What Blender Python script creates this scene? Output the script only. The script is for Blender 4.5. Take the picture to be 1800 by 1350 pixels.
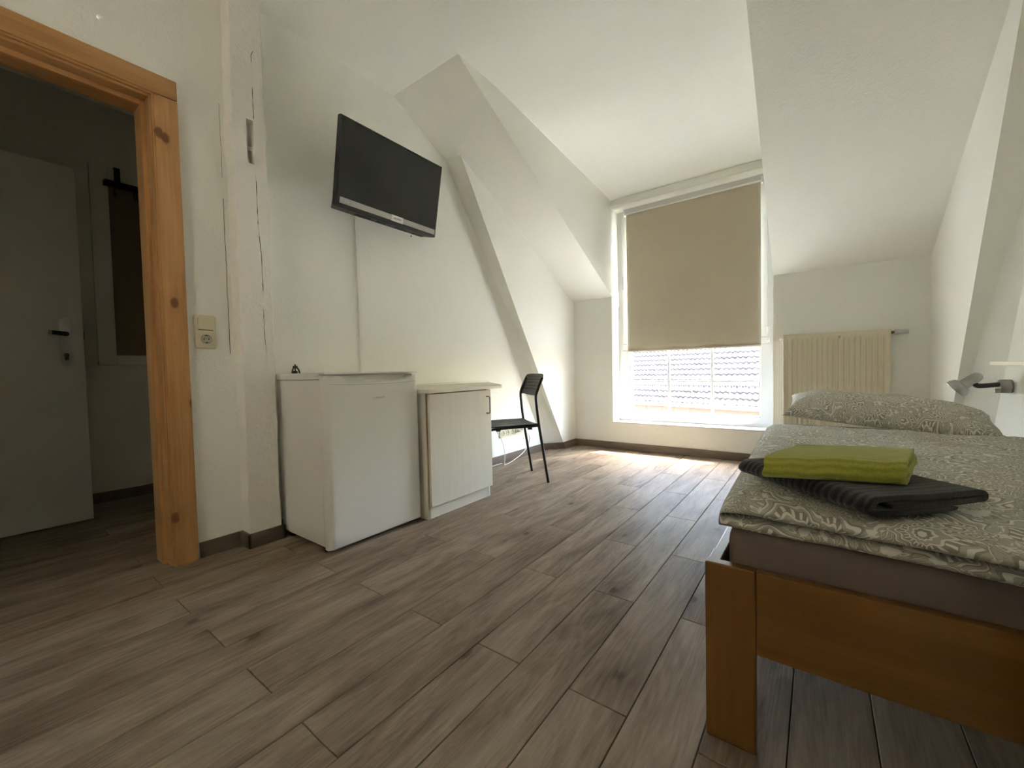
import bpy, bmesh, math, random
from mathutils import Vector, Matrix

for o in list(bpy.data.objects):
    bpy.data.objects.remove(o, do_unlink=True)
SC = bpy.context.scene
COL = SC.collection
random.seed(7)
PI = math.pi

# ------------------------------------------------------------------ camera
H = 0.84
yaw, pit, rol = -0.63879, -0.033157, -0.022364
fwd = Vector((math.sin(yaw) * math.cos(pit), math.cos(yaw) * math.cos(pit), math.sin(pit)))
r0 = Vector((math.cos(yaw), -math.sin(yaw), 0)); u0 = r0.cross(fwd)
rgt = math.cos(rol) * r0 + math.sin(rol) * u0
upv = -math.sin(rol) * r0 + math.cos(rol) * u0
cam = bpy.data.cameras.new('camera')
cam.sensor_fit = 'HORIZONTAL'; cam.sensor_width = 36.0
cam.lens = 36.0 * 725.85 / 1800.0
cam.clip_start = 0.02; cam.clip_end = 300
camo = bpy.data.objects.new('camera', cam); COL.objects.link(camo)
M3 = Matrix((rgt, upv, -fwd)).transposed().to_4x4()
M3.translation = Vector((0, 0, H))
camo.matrix_world = M3
SC.camera = camo

# ------------------------------------------------------------------ world, sun, exposure
SUN_DIR = Vector((-0.27, -0.55, -1.0)).normalized()      # the way the sunlight travels
W = bpy.data.worlds.new('sky'); SC.world = W; W.use_nodes = True
wn = W.node_tree.nodes; wl = W.node_tree.links
bg = wn['Background']
sky = wn.new('ShaderNodeTexSky'); sky.sky_type = 'NISHITA'; sky.sun_disc = False
sky.sun_elevation = math.asin(-SUN_DIR.z)
sky.sun_rotation = math.atan2(-SUN_DIR.x, -SUN_DIR.y)
sky.air_density = 1.0; sky.dust_density = 2.5; sky.ozone_density = 1.0
hz = wn.new('ShaderNodeMix'); hz.data_type = 'RGBA'; hz.blend_type = 'MULTIPLY'      # a hazy, whitish sky
hz.inputs[0].default_value = 1.0; hz.inputs[7].default_value = (1.0, 0.965, 0.92, 1)
wl.new(sky.outputs['Color'], hz.inputs[6]); wl.new(hz.outputs[2], bg.inputs['Color'])
bg.inputs['Strength'].default_value = 0.93
sun = bpy.data.lights.new('sun', 'SUN'); sun.energy = 4.8; sun.angle = math.radians(0.53)
sun.color = (1.0, 0.96, 0.90)
suno = bpy.data.objects.new('sun', sun); COL.objects.link(suno)
suno.rotation_euler = SUN_DIR.to_track_quat('-Z', 'Y').to_euler()
suno.location = (2, 8, 10)
for nm, loc_, d_, sx_, sz_ in (('portal_front', (-1.0, 4.49, 1.36), (0, -1, 0), 1.4, 2.3), ('portal_back', (-1.2, -1.51, 1.55), (0, 1, 0), 0.5, 0.75)):
    pl_ = bpy.data.lights.new(nm, 'AREA'); pl_.shape = 'RECTANGLE'; pl_.size = sx_; pl_.size_y = sz_; pl_.cycles.is_portal = True
    po_ = bpy.data.objects.new(nm, pl_); COL.objects.link(po_); po_.location = loc_
    po_.rotation_euler = Vector(d_).to_track_quat('-Z', 'Z').to_euler()
vs = SC.view_settings
vs.view_transform = 'Standard'; vs.look = 'None'; vs.gamma = 1.0; vs.use_curve_mapping = False
vs.exposure = 3.4
cy = SC.cycles
cy.max_bounces = 16; cy.diffuse_bounces = 12; cy.glossy_bounces = 4; cy.transparent_max_bounces = 12
cy.transmission_bounces = 6
cy.use_denoising = True
cy.sample_clamp_indirect = 6.0
cy.caustics_reflective = True; cy.blur_glossy = 0.1; cy.caustics_refractive = False

# ------------------------------------------------------------------ material helpers
def mat(name, col=(0.5, 0.5, 0.5), rough=0.5, metal=0.0, spec=None):
    m = bpy.data.materials.new(name); m.use_nodes = True
    b = m.node_tree.nodes['Principled BSDF']
    b.inputs['Base Color'].default_value = (*col, 1)
    b.inputs['Roughness'].default_value = rough
    b.inputs['Metallic'].default_value = metal
    if spec is not None: b.inputs['Specular IOR Level'].default_value = spec
    return m

class NT:
    """small node builder"""
    def __init__(s, m): s.t = m.node_tree; s.b = s.t.nodes['Principled BSDF']
    def n(s, typ, **kw):
        nd = s.t.nodes.new(typ)
        for k, v in kw.items(): setattr(nd, k, v)
        return nd
    def l(s, a, b): s.t.links.new(a, b)
    def math(s, op, a, b=None, c=None):
        nd = s.n('ShaderNodeMath', operation=op)
        for i, v in enumerate((a, b, c)):
            if v is None: continue
            if isinstance(v, (int, float)): nd.inputs[i].default_value = v
            else: s.l(v, nd.inputs[i])
        return nd.outputs[0]
    def noise(s, vec, scale, detail=3, rough=0.5, dist=0.0):
        nd = s.n('ShaderNodeTexNoise'); nd.inputs['Scale'].default_value = scale
        nd.inputs['Detail'].default_value = detail; nd.inputs['Roughness'].default_value = rough
        nd.inputs['Distortion'].default_value = dist
        if vec is not None: s.l(vec, nd.inputs['Vector'])
        return nd.outputs['Fac']
    def ramp(s, fac, stops, interp='LINEAR'):
        nd = s.n('ShaderNodeValToRGB'); cr = nd.color_ramp; cr.interpolation = interp
        while len(cr.elements) > 1: cr.elements.remove(cr.elements[-1])
        cr.elements[0].position = stops[0][0]; cr.elements[0].color = (*stops[0][1], 1)
        for p, c in stops[1:]:
            e = cr.elements.new(p); e.color = (*c, 1)
        s.l(fac, nd.inputs['Fac']); return nd.outputs['Color']
    def mix(s, fac, a, b, mode='MIX'):
        nd = s.n('ShaderNodeMix', data_type='RGBA', blend_type=mode)
        for sock, v in ((nd.inputs[0], fac), (nd.inputs[6], a), (nd.inputs[7], b)):
            if isinstance(v, (int, float)): sock.default_value = v
            elif isinstance(v, tuple): sock.default_value = (*v, 1)
            else: s.l(v, sock)
        return nd.outputs[2]
    def mapping(s, vec, scale=(1, 1, 1), loc=(0, 0, 0), rot=(0, 0, 0)):
        nd = s.n('ShaderNodeMapping'); nd.inputs['Scale'].default_value = scale
        nd.inputs['Location'].default_value = loc; nd.inputs['Rotation'].default_value = rot
        s.l(vec, nd.inputs['Vector']); return nd.outputs[0]
    def bump(s, h, strength=0.3, dist=0.01):
        nd = s.n('ShaderNodeBump'); nd.inputs['Strength'].default_value = strength
        nd.inputs['Distance'].default_value = dist
        s.l(h, nd.inputs['Height']); s.l(nd.outputs[0], s.b.inputs['Normal']); return nd
    def coord(s, which='Object'): return s.n('ShaderNodeTexCoord').outputs[which]

def plaster(name, col, bs=0.35, scale=90, dist=0.006):
    m = mat(name, col, 0.85, spec=0.25); t = NT(m); c = t.coord()
    h1 = t.noise(c, scale, 3, 0.55); h2 = t.noise(c, scale * 0.33, 2, 0.5)
    h = t.math('ADD', h1, t.math('MULTIPLY', h2, 0.6))
    t.bump(h, bs, dist)
    f = t.noise(c, 1.3, 3)
    t.l(t.ramp(f, [(0.3, tuple(v * 0.965 for v in col)), (0.7, col)]), t.b.inputs['Base Color'])
    return m

WALL = plaster('wall_paint', (0.85, 0.855, 0.805))
SMOOTH = plaster('smooth_paint', (0.80, 0.79, 0.745), 0.15, 60, 0.004)
BEAM = plaster('beam_paint', (0.82, 0.81, 0.765), 0.55, 38, 0.012)
HALLW = plaster('hall_paint', (0.72, 0.70, 0.63), 0.3)

def wood(name, cols, axis=1, stretch=12, scale=9, rough=0.5, knots=0.0, knotcol=(0.1, 0.04, 0.01), bumpy=0.08, spec=0.4, rand=True):
    m = mat(name, cols[1], rough, spec=spec); t = NT(m); c = t.coord()
    if rand:
        oi = t.n('ShaderNodeObjectInfo')
        off = t.math('MULTIPLY', oi.outputs['Random'], 37.0)
        cmb = t.n('ShaderNodeCombineXYZ')
        for k in range(3): t.l(off, cmb.inputs[k])
        ad = t.n('ShaderNodeVectorMath', operation='ADD'); t.l(c, ad.inputs[0]); t.l(cmb.outputs[0], ad.inputs[1])
        c = ad.outputs[0]
    sc = [1, 1, 1]; sc[axis] = 1.0 / stretch
    v = t.mapping(c, tuple(sc))
    f1 = t.noise(v, scale, 5, 0.6, 0.6)
    f2 = t.noise(v, scale * 7, 3, 0.6)
    f = t.math('ADD', t.math('MULTIPLY', f1, 0.75), t.math('MULTIPLY', f2, 0.25))
    col = t.ramp(f, [(0.32, cols[0]), (0.5, cols[1]), (0.68, cols[2])])
    if knots > 0:
        sp = t.n('ShaderNodeSeparateXYZ'); t.l(c, sp.inputs[0]); cb_ = t.n('ShaderNodeCombineXYZ')
        t.l(sp.outputs[1 if axis == 2 else 2], cb_.inputs[0]); t.l(t.math('MULTIPLY', sp.outputs[axis], 0.62), cb_.inputs[1])
        wob = t.noise(c, 30, 2)
        vo = t.n('ShaderNodeTexVoronoi', voronoi_dimensions='2D'); vo.inputs['Scale'].default_value = knots
        t.l(cb_.outputs[0], vo.inputs['Vector'])
        dd = t.math('ADD', vo.outputs['Distance'], t.math('MULTIPLY', t.math('SUBTRACT', wob, 0.5), 0.05))
        halo = t.ramp(dd, [(0.05, (1, 1, 1)), (0.20, (0, 0, 0))])
        core = t.ramp(dd, [(0.045, (1, 1, 1)), (0.075, (0, 0, 0))])
        col = t.mix(t.math('MULTIPLY', halo, 0.45), col, cols[0])
        col = t.mix(t.math('MULTIPLY', core, 0.85), col, knotcol)
    t.l(col, t.b.inputs['Base Color'])
    t.bump(f, bumpy, 0.004)
    return m

PINE = wood('pine_wood', [(0.34, 0.165, 0.060), (0.47, 0.25, 0.095), (0.56, 0.33, 0.15)], axis=2, stretch=16, scale=14, rough=0.42, knots=4.2, knotcol=(0.14, 0.05, 0.015))
PINEY = wood('pine_wood_head', [(0.34, 0.165, 0.060), (0.47, 0.25, 0.095), (0.56, 0.33, 0.15)], axis=1, stretch=16, scale=14, rough=0.42, knots=4.2, knotcol=(0.14, 0.05, 0.015))
BEECHX = wood('bed_wood_across', [(0.128, 0.052, 0.010), (0.170, 0.076, 0.016), (0.21, 0.102, 0.026)], axis=0, stretch=10, scale=10, rough=0.38)
BEECHY = wood('bed_wood_along', [(0.128, 0.052, 0.010), (0.170, 0.076, 0.016), (0.21, 0.102, 0.026)], axis=1, stretch=10, scale=10, rough=0.38)
BEECHZ = wood('bed_wood_upright', [(0.128, 0.052, 0.010), (0.170, 0.076, 0.016), (0.21, 0.102, 0.026)], axis=2, stretch=10, scale=10, rough=0.38)

def plank_mat(name):
    m = mat(name, (0.15, 0.12, 0.1), 0.42, spec=0.0); t = NT(m)
    oi = t.n('ShaderNodeObjectInfo'); c = t.coord()
    off = t.math('MULTIPLY', oi.outputs['Random'], 53.0)
    cmb = t.n('ShaderNodeCombineXYZ'); t.l(off, cmb.inputs[0]); t.l(off, cmb.inputs[1]); t.l(off, cmb.inputs[2])
    ad = t.n('ShaderNodeVectorMath', operation='ADD'); t.l(c, ad.inputs[0]); t.l(cmb.outputs[0], ad.inputs[1])
    v = ad.outputs[0]
    grain = t.noise(t.mapping(v, (1, 0.07, 1)), 75, 6, 0.68, 0.6)
    broad = t.noise(t.mapping(v, (1, 0.22, 1)), 8, 5, 0.6, 1.0)
    fine = t.noise(t.mapping(v, (1, 0.025, 1)), 260, 3, 0.6)
    saw = t.noise(t.mapping(v, (0.3, 1, 1)), 160, 2, 0.6)                 # faint cross marks of the saw
    # cathedral figure: contour lines of a long stretched noise
    fig = t.noise(t.mapping(v, (1, 0.10, 1)), 9, 2, 0.4, 0.5)
    ring = t.math('ABSOLUTE', t.math('SUBTRACT', t.math('FRACT', t.math('MULTIPLY', fig, 17.0)), 0.5))
    a = t.math('ADD', t.math('MULTIPLY', grain, 0.36), t.math('MULTIPLY', broad, 0.64))
    a = t.math('ADD', a, t.math('MULTIPLY', t.math('SUBTRACT', ring, 0.25), 0.10))
    a = t.math('ADD', a, t.math('MULTIPLY', t.math('SUBTRACT', fine, 0.5), 0.16))
    a = t.math('ADD', a, t.math('MULTIPLY', t.math('SUBTRACT', saw, 0.5), 0.06))
    a = t.math('ADD', a, t.math('MULTIPLY', t.math('SUBTRACT', oi.outputs['Random'], 0.5), 0.07))
    col = t.ramp(a, [(0.28, (0.105, 0.077, 0.056)), (0.41, (0.180, 0.138, 0.102)), (0.52, (0.250, 0.198, 0.148)), (0.68, (0.345, 0.285, 0.220))])
    vo = t.n('ShaderNodeTexVoronoi', voronoi_dimensions='2D'); vo.inputs['Scale'].default_value = 3.2
    t.l(t.mapping(v, (1, 0.55, 1)), vo.inputs['Vector'])
    sk_ = t.n('ShaderNodeSeparateColor'); t.l(vo.outputs['Color'], sk_.inputs[0])
    some = t.math('MULTIPLY', t.math('LESS_THAN', sk_.outputs[0], 0.30), 1.0)
    dd = t.math('ADD', vo.outputs['Distance'], t.math('MULTIPLY', t.math('SUBTRACT', grain, 0.5), 0.14))
    dd = t.math('ADD', dd, t.math('MULTIPLY', t.math('SUBTRACT', 1.0, some), 1.0))
    col = t.mix(t.math('MULTIPLY', t.ramp(dd, [(0.04, (1, 1, 1)), (0.26, (0, 0, 0))]), 0.38), col, (0.095, 0.070, 0.052))
    col = t.mix(t.math('MULTIPLY', t.ramp(dd, [(0.025, (1, 1, 1)), (0.055, (0, 0, 0))]), 0.6), col, (0.045, 0.033, 0.025))
    t.l(col, t.b.inputs['Base Color'])
    h = t.math('ADD', t.math('MULTIPLY', ring, 0.8), grain)
    bp_n = t.bump(h, 0.25, 0.004)
    # a thin satin glaze over the matt print
    gl = t.n('ShaderNodeBsdfGlossy'); gl.inputs['Roughness'].default_value = 0.40
    t.l(bp_n.outputs[0], gl.inputs['Normal'])
    lw = t.n('ShaderNodeLayerWeight'); t.l(bp_n.outputs[0], lw.inputs['Normal'])
    fr = t.math('ADD', t.math('MULTIPLY', t.math('POWER', lw.outputs['Facing'], 5.0), 0.115), 0.007)
    mx = t.n('ShaderNodeMixShader'); t.l(fr, mx.inputs[0]); t.l(t.b.outputs[0], mx.inputs[1]); t.l(gl.outputs[0], mx.inputs[2])
    t.l(mx.outputs[0], t.t.nodes['Material Output'].inputs['Surface'])
    return m
PLANK = plank_mat('plank_tile')
GROUT = mat('joint', (0.028, 0.023, 0.019), 0.9)
SKIRT = wood('skirting_tile', [(0.10, 0.075, 0.055), (0.155, 0.12, 0.09), (0.21, 0.165, 0.125)], axis=1, stretch=8, scale=14, rough=0.4)
SKIRTX = wood('skirting_tile_across', [(0.10, 0.075, 0.055), (0.155, 0.12, 0.09), (0.21, 0.165, 0.125)], axis=0, stretch=8, scale=14, rough=0.4)

FRIDGE = mat('white_enamel', (0.74, 0.735, 0.715), 0.32)
FRIDGE_D = mat('grey_seal', (0.30, 0.29, 0.275), 0.6)
LOGO = mat('logo_grey', (0.40, 0.39, 0.37), 0.4)
DARK = mat('dark_plastic', (0.014, 0.014, 0.013), 0.38)
BLACK = mat('black_metal', (0.010, 0.010, 0.010), 0.38)
SEATB = mat('black_seat_plastic', (0.016, 0.016, 0.016), 0.45)
SCREEN = mat('tv_screen', (0.012, 0.013, 0.011), 0.16)
SILVER = mat('silver_plastic', (0.45, 0.445, 0.425), 0.38, 0.35)
LOGOPLATE = mat('logo_plate', (0.75, 0.75, 0.73), 0.4)
CHROME = mat('brushed_chrome', (0.44, 0.44, 0.425), 0.30, 0.95)
STEEL = mat('dull_steel', (0.36, 0.355, 0.335), 0.40, 0.9)
BRASS = mat('dark_clip', (0.07, 0.05, 0.045), 0.45, 0.3)
PVC = mat('white_window_plastic', (0.70, 0.72, 0.73), 0.25)
SILL = mat('sill_board', (0.70, 0.70, 0.69), 0.13, spec=0.75)
CREAM = mat('cream_plastic', (0.70, 0.64, 0.47), 0.35)
CREAM_D = mat('cream_socket_well', (0.48, 0.43, 0.34), 0.4)
WHITEP = mat('white_plastic', (0.78, 0.77, 0.74), 0.35)
HOLE = mat('pin_hole', (0.01, 0.01, 0.01), 0.6)
RAD = mat('cream_enamel', (0.70, 0.645, 0.50), 0.35)
DOORW = mat('hall_door_white', (0.60, 0.59, 0.53), 0.4)
LIGHTW = wood('pale_laminate', [(0.655, 0.625, 0.555), (0.685, 0.655, 0.585), (0.71, 0.685, 0.615)], axis=2, stretch=22, scale=45, rough=0.42, bumpy=0.02, rand=False)
TOPW = wood('pale_worktop', [(0.70, 0.66, 0.57), (0.73, 0.695, 0.605), (0.76, 0.725, 0.64)], axis=1, stretch=14, scale=16, rough=0.42, bumpy=0.02, rand=False)
EDGEB = mat('edge_band', (0.42, 0.34, 0.22), 0.5)
SHELFM = mat('shelf_cream', (0.80, 0.77, 0.64), 0.4)
CORK = mat('board_brown', (0.16, 0.12, 0.065), 0.6)
ORANGE = plaster('orange_render', (0.11, 0.040, 0.020), 0.3, 60)
PINKW = plaster('pink_render', (0.125, 0.085, 0.068), 0.3, 20)
GUTTER = mat('gutter_metal', (0.20, 0.15, 0.13), 0.5, 0.3)
GUARD = mat('snow_guard_metal', (0.30, 0.29, 0.31), 0.45, 0.5)
COURT = mat('courtyard_paving', (0.30, 0.28, 0.25), 0.9)

def tile_mat():
    m = mat('roof_tile_clay', (0.03, 0.03, 0.03), 0.8, spec=0.1); t = NT(m)
    oi = t.n('ShaderNodeObjectInfo'); c = t.coord()
    f = t.noise(c, 9, 4)
    a = t.math('ADD', t.math('MULTIPLY', oi.outputs['Random'], 0.5), t.math('MULTIPLY', f, 0.5))
    t.l(t.ramp(a, [(0.2, (0.050, 0.042, 0.038)), (0.8, (0.070, 0.058, 0.053))]), t.b.inputs['Base Color'])
    return m
TILE = tile_mat()

def blind_mat():
    m = mat('blind_cloth', (0.50, 0.45, 0.345), 0.9, spec=0.1); t = NT(m); c = t.coord()
    a = t.noise(t.mapping(c, (1, 1, 0.06)), 260, 2); b_ = t.noise(t.mapping(c, (0.06, 1, 1)), 260, 2)
    h = t.math('ADD', a, b_)
    t.bump(h, 0.15, 0.002)
    f = t.noise(c, 3, 3)
    t.l(t.ramp(f, [(0.3, (0.485, 0.435, 0.33)), (0.7, (0.51, 0.46, 0.355))]), t.b.inputs['Base Color'])
    return m
BLIND = blind_mat()

def glass_mat():
    m = bpy.data.materials.new('window_glass'); m.use_nodes = True
    nt = m.node_tree; nt.nodes.clear()
    out = nt.nodes.new('ShaderNodeOutputMaterial'); mx = nt.nodes.new('ShaderNodeMixShader')
    tr = nt.nodes.new('ShaderNodeBsdfTransparent'); tr.inputs[0].default_value = (0.93, 0.95, 0.94, 1)
    gl = nt.nodes.new('ShaderNodeBsdfGlossy'); gl.inputs['Roughness'].default_value = 0.02
    lw = nt.nodes.new('ShaderNodeLayerWeight')                       # Schlick reflectance, the same on both faces of the pane
    pw = nt.nodes.new('ShaderNodeMath'); pw.operation = 'POWER'; pw.inputs[1].default_value = 5.0
    fr = nt.nodes.new('ShaderNodeMath'); fr.operation = 'MULTIPLY_ADD'; fr.inputs[1].default_value = 0.96; fr.inputs[2].default_value = 0.04
    nt.links.new(lw.outputs['Facing'], pw.inputs[0]); nt.links.new(pw.outputs[0], fr.inputs[0])
    nt.links.new(fr.outputs[0], mx.inputs[0]); nt.links.new(tr.outputs[0], mx.inputs[1]); nt.links.new(gl.outputs[0], mx.inputs[2])
    nt.links.new(mx.outputs[0], out.inputs['Surface'])
    return m
GLASS = glass_mat()

def paisley(name):
    """grey-brown paisley print: teardrops with rings, between them flowing contour lines"""
    m = mat(name, (0.4, 0.38, 0.33), 0.92, spec=0.12); t = NT(m)
    uv = t.coord('UV')
    warp = t.n('ShaderNodeTexNoise'); warp.inputs['Scale'].default_value = 9; warp.inputs['Detail'].default_value = 1
    t.l(uv, warp.inputs['Vector'])
    wv = t.n('ShaderNodeVectorMath', operation='SUBTRACT'); t.l(warp.outputs['Color'], wv.inputs[0]); wv.inputs[1].default_value = (0.5, 0.5, 0.5)
    ws = t.n('ShaderNodeVectorMath', operation='SCALE'); t.l(wv.outputs[0], ws.inputs[0]); ws.inputs['Scale'].default_value = 0.055
    wa = t.n('ShaderNodeVectorMath', operation='ADD'); t.l(uv, wa.inputs[0]); t.l(ws.outputs[0], wa.inputs[1])
    P = wa.outputs[0]
    def motif(scale, squash, seed):
        vo = t.n('ShaderNodeTexVoronoi', voronoi_dimensions='2D'); vo.inputs['Scale'].default_value = scale
        vo.inputs['Randomness'].default_value = 0.75
        mp = t.mapping(P, (1, 1, 1), (seed, seed * 0.7, 0)); t.l(mp, vo.inputs['Vector'])
        sub = t.n('ShaderNodeVectorMath', operation='SUBTRACT'); t.l(mp, sub.inputs[0]); t.l(vo.outputs['Position'], sub.inputs[1])
        sx = t.n('ShaderNodeSeparateXYZ'); t.l(sub.outputs[0], sx.inputs[0])
        sc_ = t.n('ShaderNodeSeparateColor'); t.l(vo.outputs['Color'], sc_.inputs[0])
        ang = t.math('MULTIPLY', sc_.outputs[0], 6.283)
        r = t.math('MULTIPLY', t.math('SQRT', t.math('ADD', t.math('POWER', t.math('ABSOLUTE', sx.outputs[0]), 2.0), t.math('POWER', t.math('ABSOLUTE', sx.outputs[1]), 2.0))), scale)
        th = t.math('ADD', t.math('ARCTAN2', sx.outputs[1], sx.outputs[0]), ang)
        # a curling teardrop: radius grows on one side, the side turns with r
        tt = t.math('ADD', th, t.math('MULTIPLY', r, 2.6))
        shape = t.math('ADD', 1.0, t.math('MULTIPLY', t.math('COSINE', tt), squash))
        petal = t.math('ADD', 1.0, t.math('MULTIPLY', t.math('COSINE', t.math('MULTIPLY', th, 9.0)), 0.09))
        return t.math('MULTIPLY', t.math('MULTIPLY', r, shape), petal), sc_.outputs[1], th
    d, rnd, th = motif(8.5, 0.46, 3.1)
    D_, L_, M_ = (0.27, 0.255, 0.21), (0.66, 0.64, 0.57), (0.40, 0.38, 0.32)
    # contour ground
    n1 = t.noise(P, 13, 2, 0.5, 1.6)
    lines = t.math('FRACT', t.math('MULTIPLY', n1, 11.0))
    ground = t.ramp(lines, [(0.0, M_), (0.30, D_), (0.40, M_), (0.57, L_), (0.72, M_), (0.80, D_), (0.88, M_)], 'CONSTANT')
    blob = t.noise(P, 26, 2, 0.5, 0.8)
    ground = t.mix(t.ramp(blob, [(0.585, (0, 0, 0)), (0.60, (1, 1, 1))]), ground, L_)
    rings = t.ramp(d, [(0.0, L_), (0.045, D_), (0.085, L_), (0.11, M_), (0.17, L_), (0.195, D_), (0.27, M_), (0.30, L_), (0.325, D_), (0.345, M_), (0.40, L_), (0.43, D_)], 'CONSTANT')
    dots = t.math('GREATER_THAN', t.math('SINE', t.math('MULTIPLY', th, 22.0)), 0.35)
    inband = t.math('MULTIPLY', t.math('GREATER_THAN', d, 0.20), t.math('LESS_THAN', d, 0.265))
    rings = t.mix(t.math('MULTIPLY', dots, inband), rings, L_)
    inside = t.math('LESS_THAN', d, 0.455)
    col = t.mix(inside, ground, rings)
    t.l(col, t.b.inputs['Base Color'])
    hh = t.noise(uv, 900, 2); t.bump(hh, 0.08, 0.001)
    return m
PAIS = paisley('paisley_cotton')
SHEET = mat('brown_jersey_sheet', (0.155, 0.122, 0.102), 0.95, spec=0.15)
t_ = NT(SHEET); t_.bump(t_.noise(t_.coord(), 420, 2), 0.12, 0.002)
MATT = mat('slatted_base_wood', (0.45, 0.32, 0.18), 0.6)

def towel_mat(name, c1, c2, ribdir, ribs, bs):
    m = mat(name, c1, 0.97, spec=0.08); t = NT(m); uv = t.coord('UV')
    sx = t.n('ShaderNodeSeparateXYZ'); t.l(uv, sx.inputs[0])
    wob = t.noise(uv, 30, 2)
    v = t.math('ADD', t.math('MULTIPLY', sx.outputs[ribdir], ribs), t.math('MULTIPLY', wob, 0.9))
    rib = t.math('SINE', t.math('MULTIPLY', v, 6.2832))
    fuzz = t.noise(t.coord(), 320, 3, 0.7)
    h = t.math('ADD', t.math('MULTIPLY', rib, 0.35), fuzz)
    t.bump(h, bs, 0.004)
    t.l(t.ramp(t.math('ADD', t.math('MULTIPLY', fuzz, 0.7), t.math('MULTIPLY', rib, 0.12)), [(0.2, c2), (0.55, c1)]), t.b.inputs['Base Color'])
    t.b.inputs['Sheen Weight'].default_value = 0.25
    return m
GREENT = towel_mat('green_terry', (0.43, 0.44, 0.075), (0.28, 0.295, 0.040), 1, 75, 0.55)
BLACKT = towel_mat('black_terry', (0.026, 0.025, 0.028), (0.011, 0.011, 0.012), 0, 60, 0.6)

# ------------------------------------------------------------------ mesh helpers
def link(name, bm, m, parent=None, smooth=False, loc=None):
    me = bpy.data.meshes.new(name)
    bm.normal_update(); bm.to_mesh(me); bm.free()
    ms = m if isinstance(m, (list, tuple)) else [m]
    for x in ms: me.materials.append(x)
    if smooth:
        for p in me.polygons: p.use_smooth = True
    o = bpy.data.objects.new(name, me); COL.objects.link(o)
    if parent: o.parent = parent
    if loc: o.location = loc
    return o

def B(): return bmesh.new()

def bx(bm, x0, x1, y0, y1, z0, z1, bev=0.0, seg=2, mi=0):
    vs_ = [bm.verts.new((x, y, z)) for x in (x0, x1) for y in (y0, y1) for z in (z0, z1)]
    idx = [(0, 1, 3, 2), (4, 6, 7, 5), (0, 4, 5, 1), (2, 3, 7, 6), (0, 2, 6, 4), (1, 5, 7, 3)]
    fs = [bm.faces.new([vs_[i] for i in f]) for f in idx]
    for f in fs: f.material_index = mi
    if bev > 0:
        es = list({e for f in fs for e in f.edges})
        bmesh.ops.bevel(bm, geom=es, offset=bev, segments=seg, affect='EDGES', profile=0.5)
    return fs

def prism(bm, pts, axis, a, b, mi=0):
    """polygon pts in the two other axes extruded along axis from a to b"""
    def v(p, w):
        q = list(p); q.insert(axis, w); return bm.verts.new(q)
    A = [v(p, a) for p in pts]; C = [v(p, b) for p in pts]; n = len(pts)
    fs = [bm.faces.new(A), bm.faces.new(C[::-1])]
    for i in range(n): fs.append(bm.faces.new((A[i], C[i], C[(i + 1) % n], A[(i + 1) % n])))
    bmesh.ops.recalc_face_normals(bm, faces=fs)
    for f in fs: f.material_index = mi
    return fs

def hull(bm, A, C, mi=0):
    """two matching polygons (3-D points) joined"""
    a = [bm.verts.new(p) for p in A]; c = [bm.verts.new(p) for p in C]; n = len(a)
    fs = [bm.faces.new(a), bm.faces.new(c[::-1])]
    for i in range(n): fs.append(bm.faces.new((a[i], c[i], c[(i + 1) % n], a[(i + 1) % n])))
    bmesh.ops.recalc_face_normals(bm, faces=fs)
    for f in fs: f.material_index = mi
    return fs

def tube(bm, pts, r, seg=10, cap=True, mi=0):
    pts = [Vector(p) for p in pts]; n = len(pts)
    rs = r if isinstance(r, (list, tuple)) else [r] * n
    rings = []; prev = None
    for i, p in enumerate(pts):
        d = (pts[min(i + 1, n - 1)] - pts[max(i - 1, 0)]).normalized()
        if prev is None:
            a = d.cross(Vector((0, 0, 1)))
            if a.length < 1e-3: a = d.cross(Vector((1, 0, 0)))
        else:
            a = prev - d * prev.dot(d)
        a.normalize(); prev = a; b_ = d.cross(a)
        rings.append([bm.verts.new(p + (a * math.cos(2 * PI * k / seg) + b_ * math.sin(2 * PI * k / seg)) * rs[i]) for k in range(seg)])
    fs = []
    for i in range(n - 1):
        for k in range(seg):
            fs.append(bm.faces.new((rings[i][k], rings[i][(k + 1) % seg], rings[i + 1][(k + 1) % seg], rings[i + 1][k])))
    if cap:
        fs.append(bm.faces.new(rings[0][::-1])); fs.append(bm.faces.new(rings[-1]))
    bmesh.ops.recalc_face_normals(bm, faces=fs)
    for f in fs: f.material_index = mi; f.smooth = True
    return fs

def lathe(bm, p0, axis, prof, seg=24, mi=0):
    """prof: list of (distance along axis, radius)"""
    ax = Vector(axis).normalized(); p0 = Vector(p0)
    a = ax.cross(Vector((0, 0, 1)))
    if a.length < 1e-3: a = ax.cross(Vector((1, 0, 0)))
    a.normalize(); b_ = ax.cross(a); rings = []
    for h, r in prof:
        r = max(r, 1e-5)
        rings.append([bm.verts.new(p0 + ax * h + (a * math.cos(2 * PI * k / seg) + b_ * math.sin(2 * PI * k / seg)) * r) for k in range(seg)])
    fs = []
    for i in range(len(prof) - 1):
        for k in range(seg):
            fs.append(bm.faces.new((rings[i][k], rings[i][(k + 1) % seg], rings[i + 1][(k + 1) % seg], rings[i + 1][k])))
    bmesh.ops.recalc_face_normals(bm, faces=fs)
    for f in fs: f.material_index = mi; f.smooth = True
    return fs

def catmull(pts, k=6):
    pts = [Vector(p) for p in pts]; out = []
    for i in range(len(pts) - 1):
        p0, p1, p2, p3 = pts[max(i - 1, 0)], pts[i], pts[i + 1], pts[min(i + 2, len(pts) - 1)]
        for j in range(k):
            t = j / k
            out.append(0.5 * ((2 * p1) + (p2 - p0) * t + (2 * p0 - 5 * p1 + 4 * p2 - p3) * t * t + (3 * p1 - p0 - 3 * p2 + p3) * t ** 3))
    out.append(pts[-1]); return out

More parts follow.
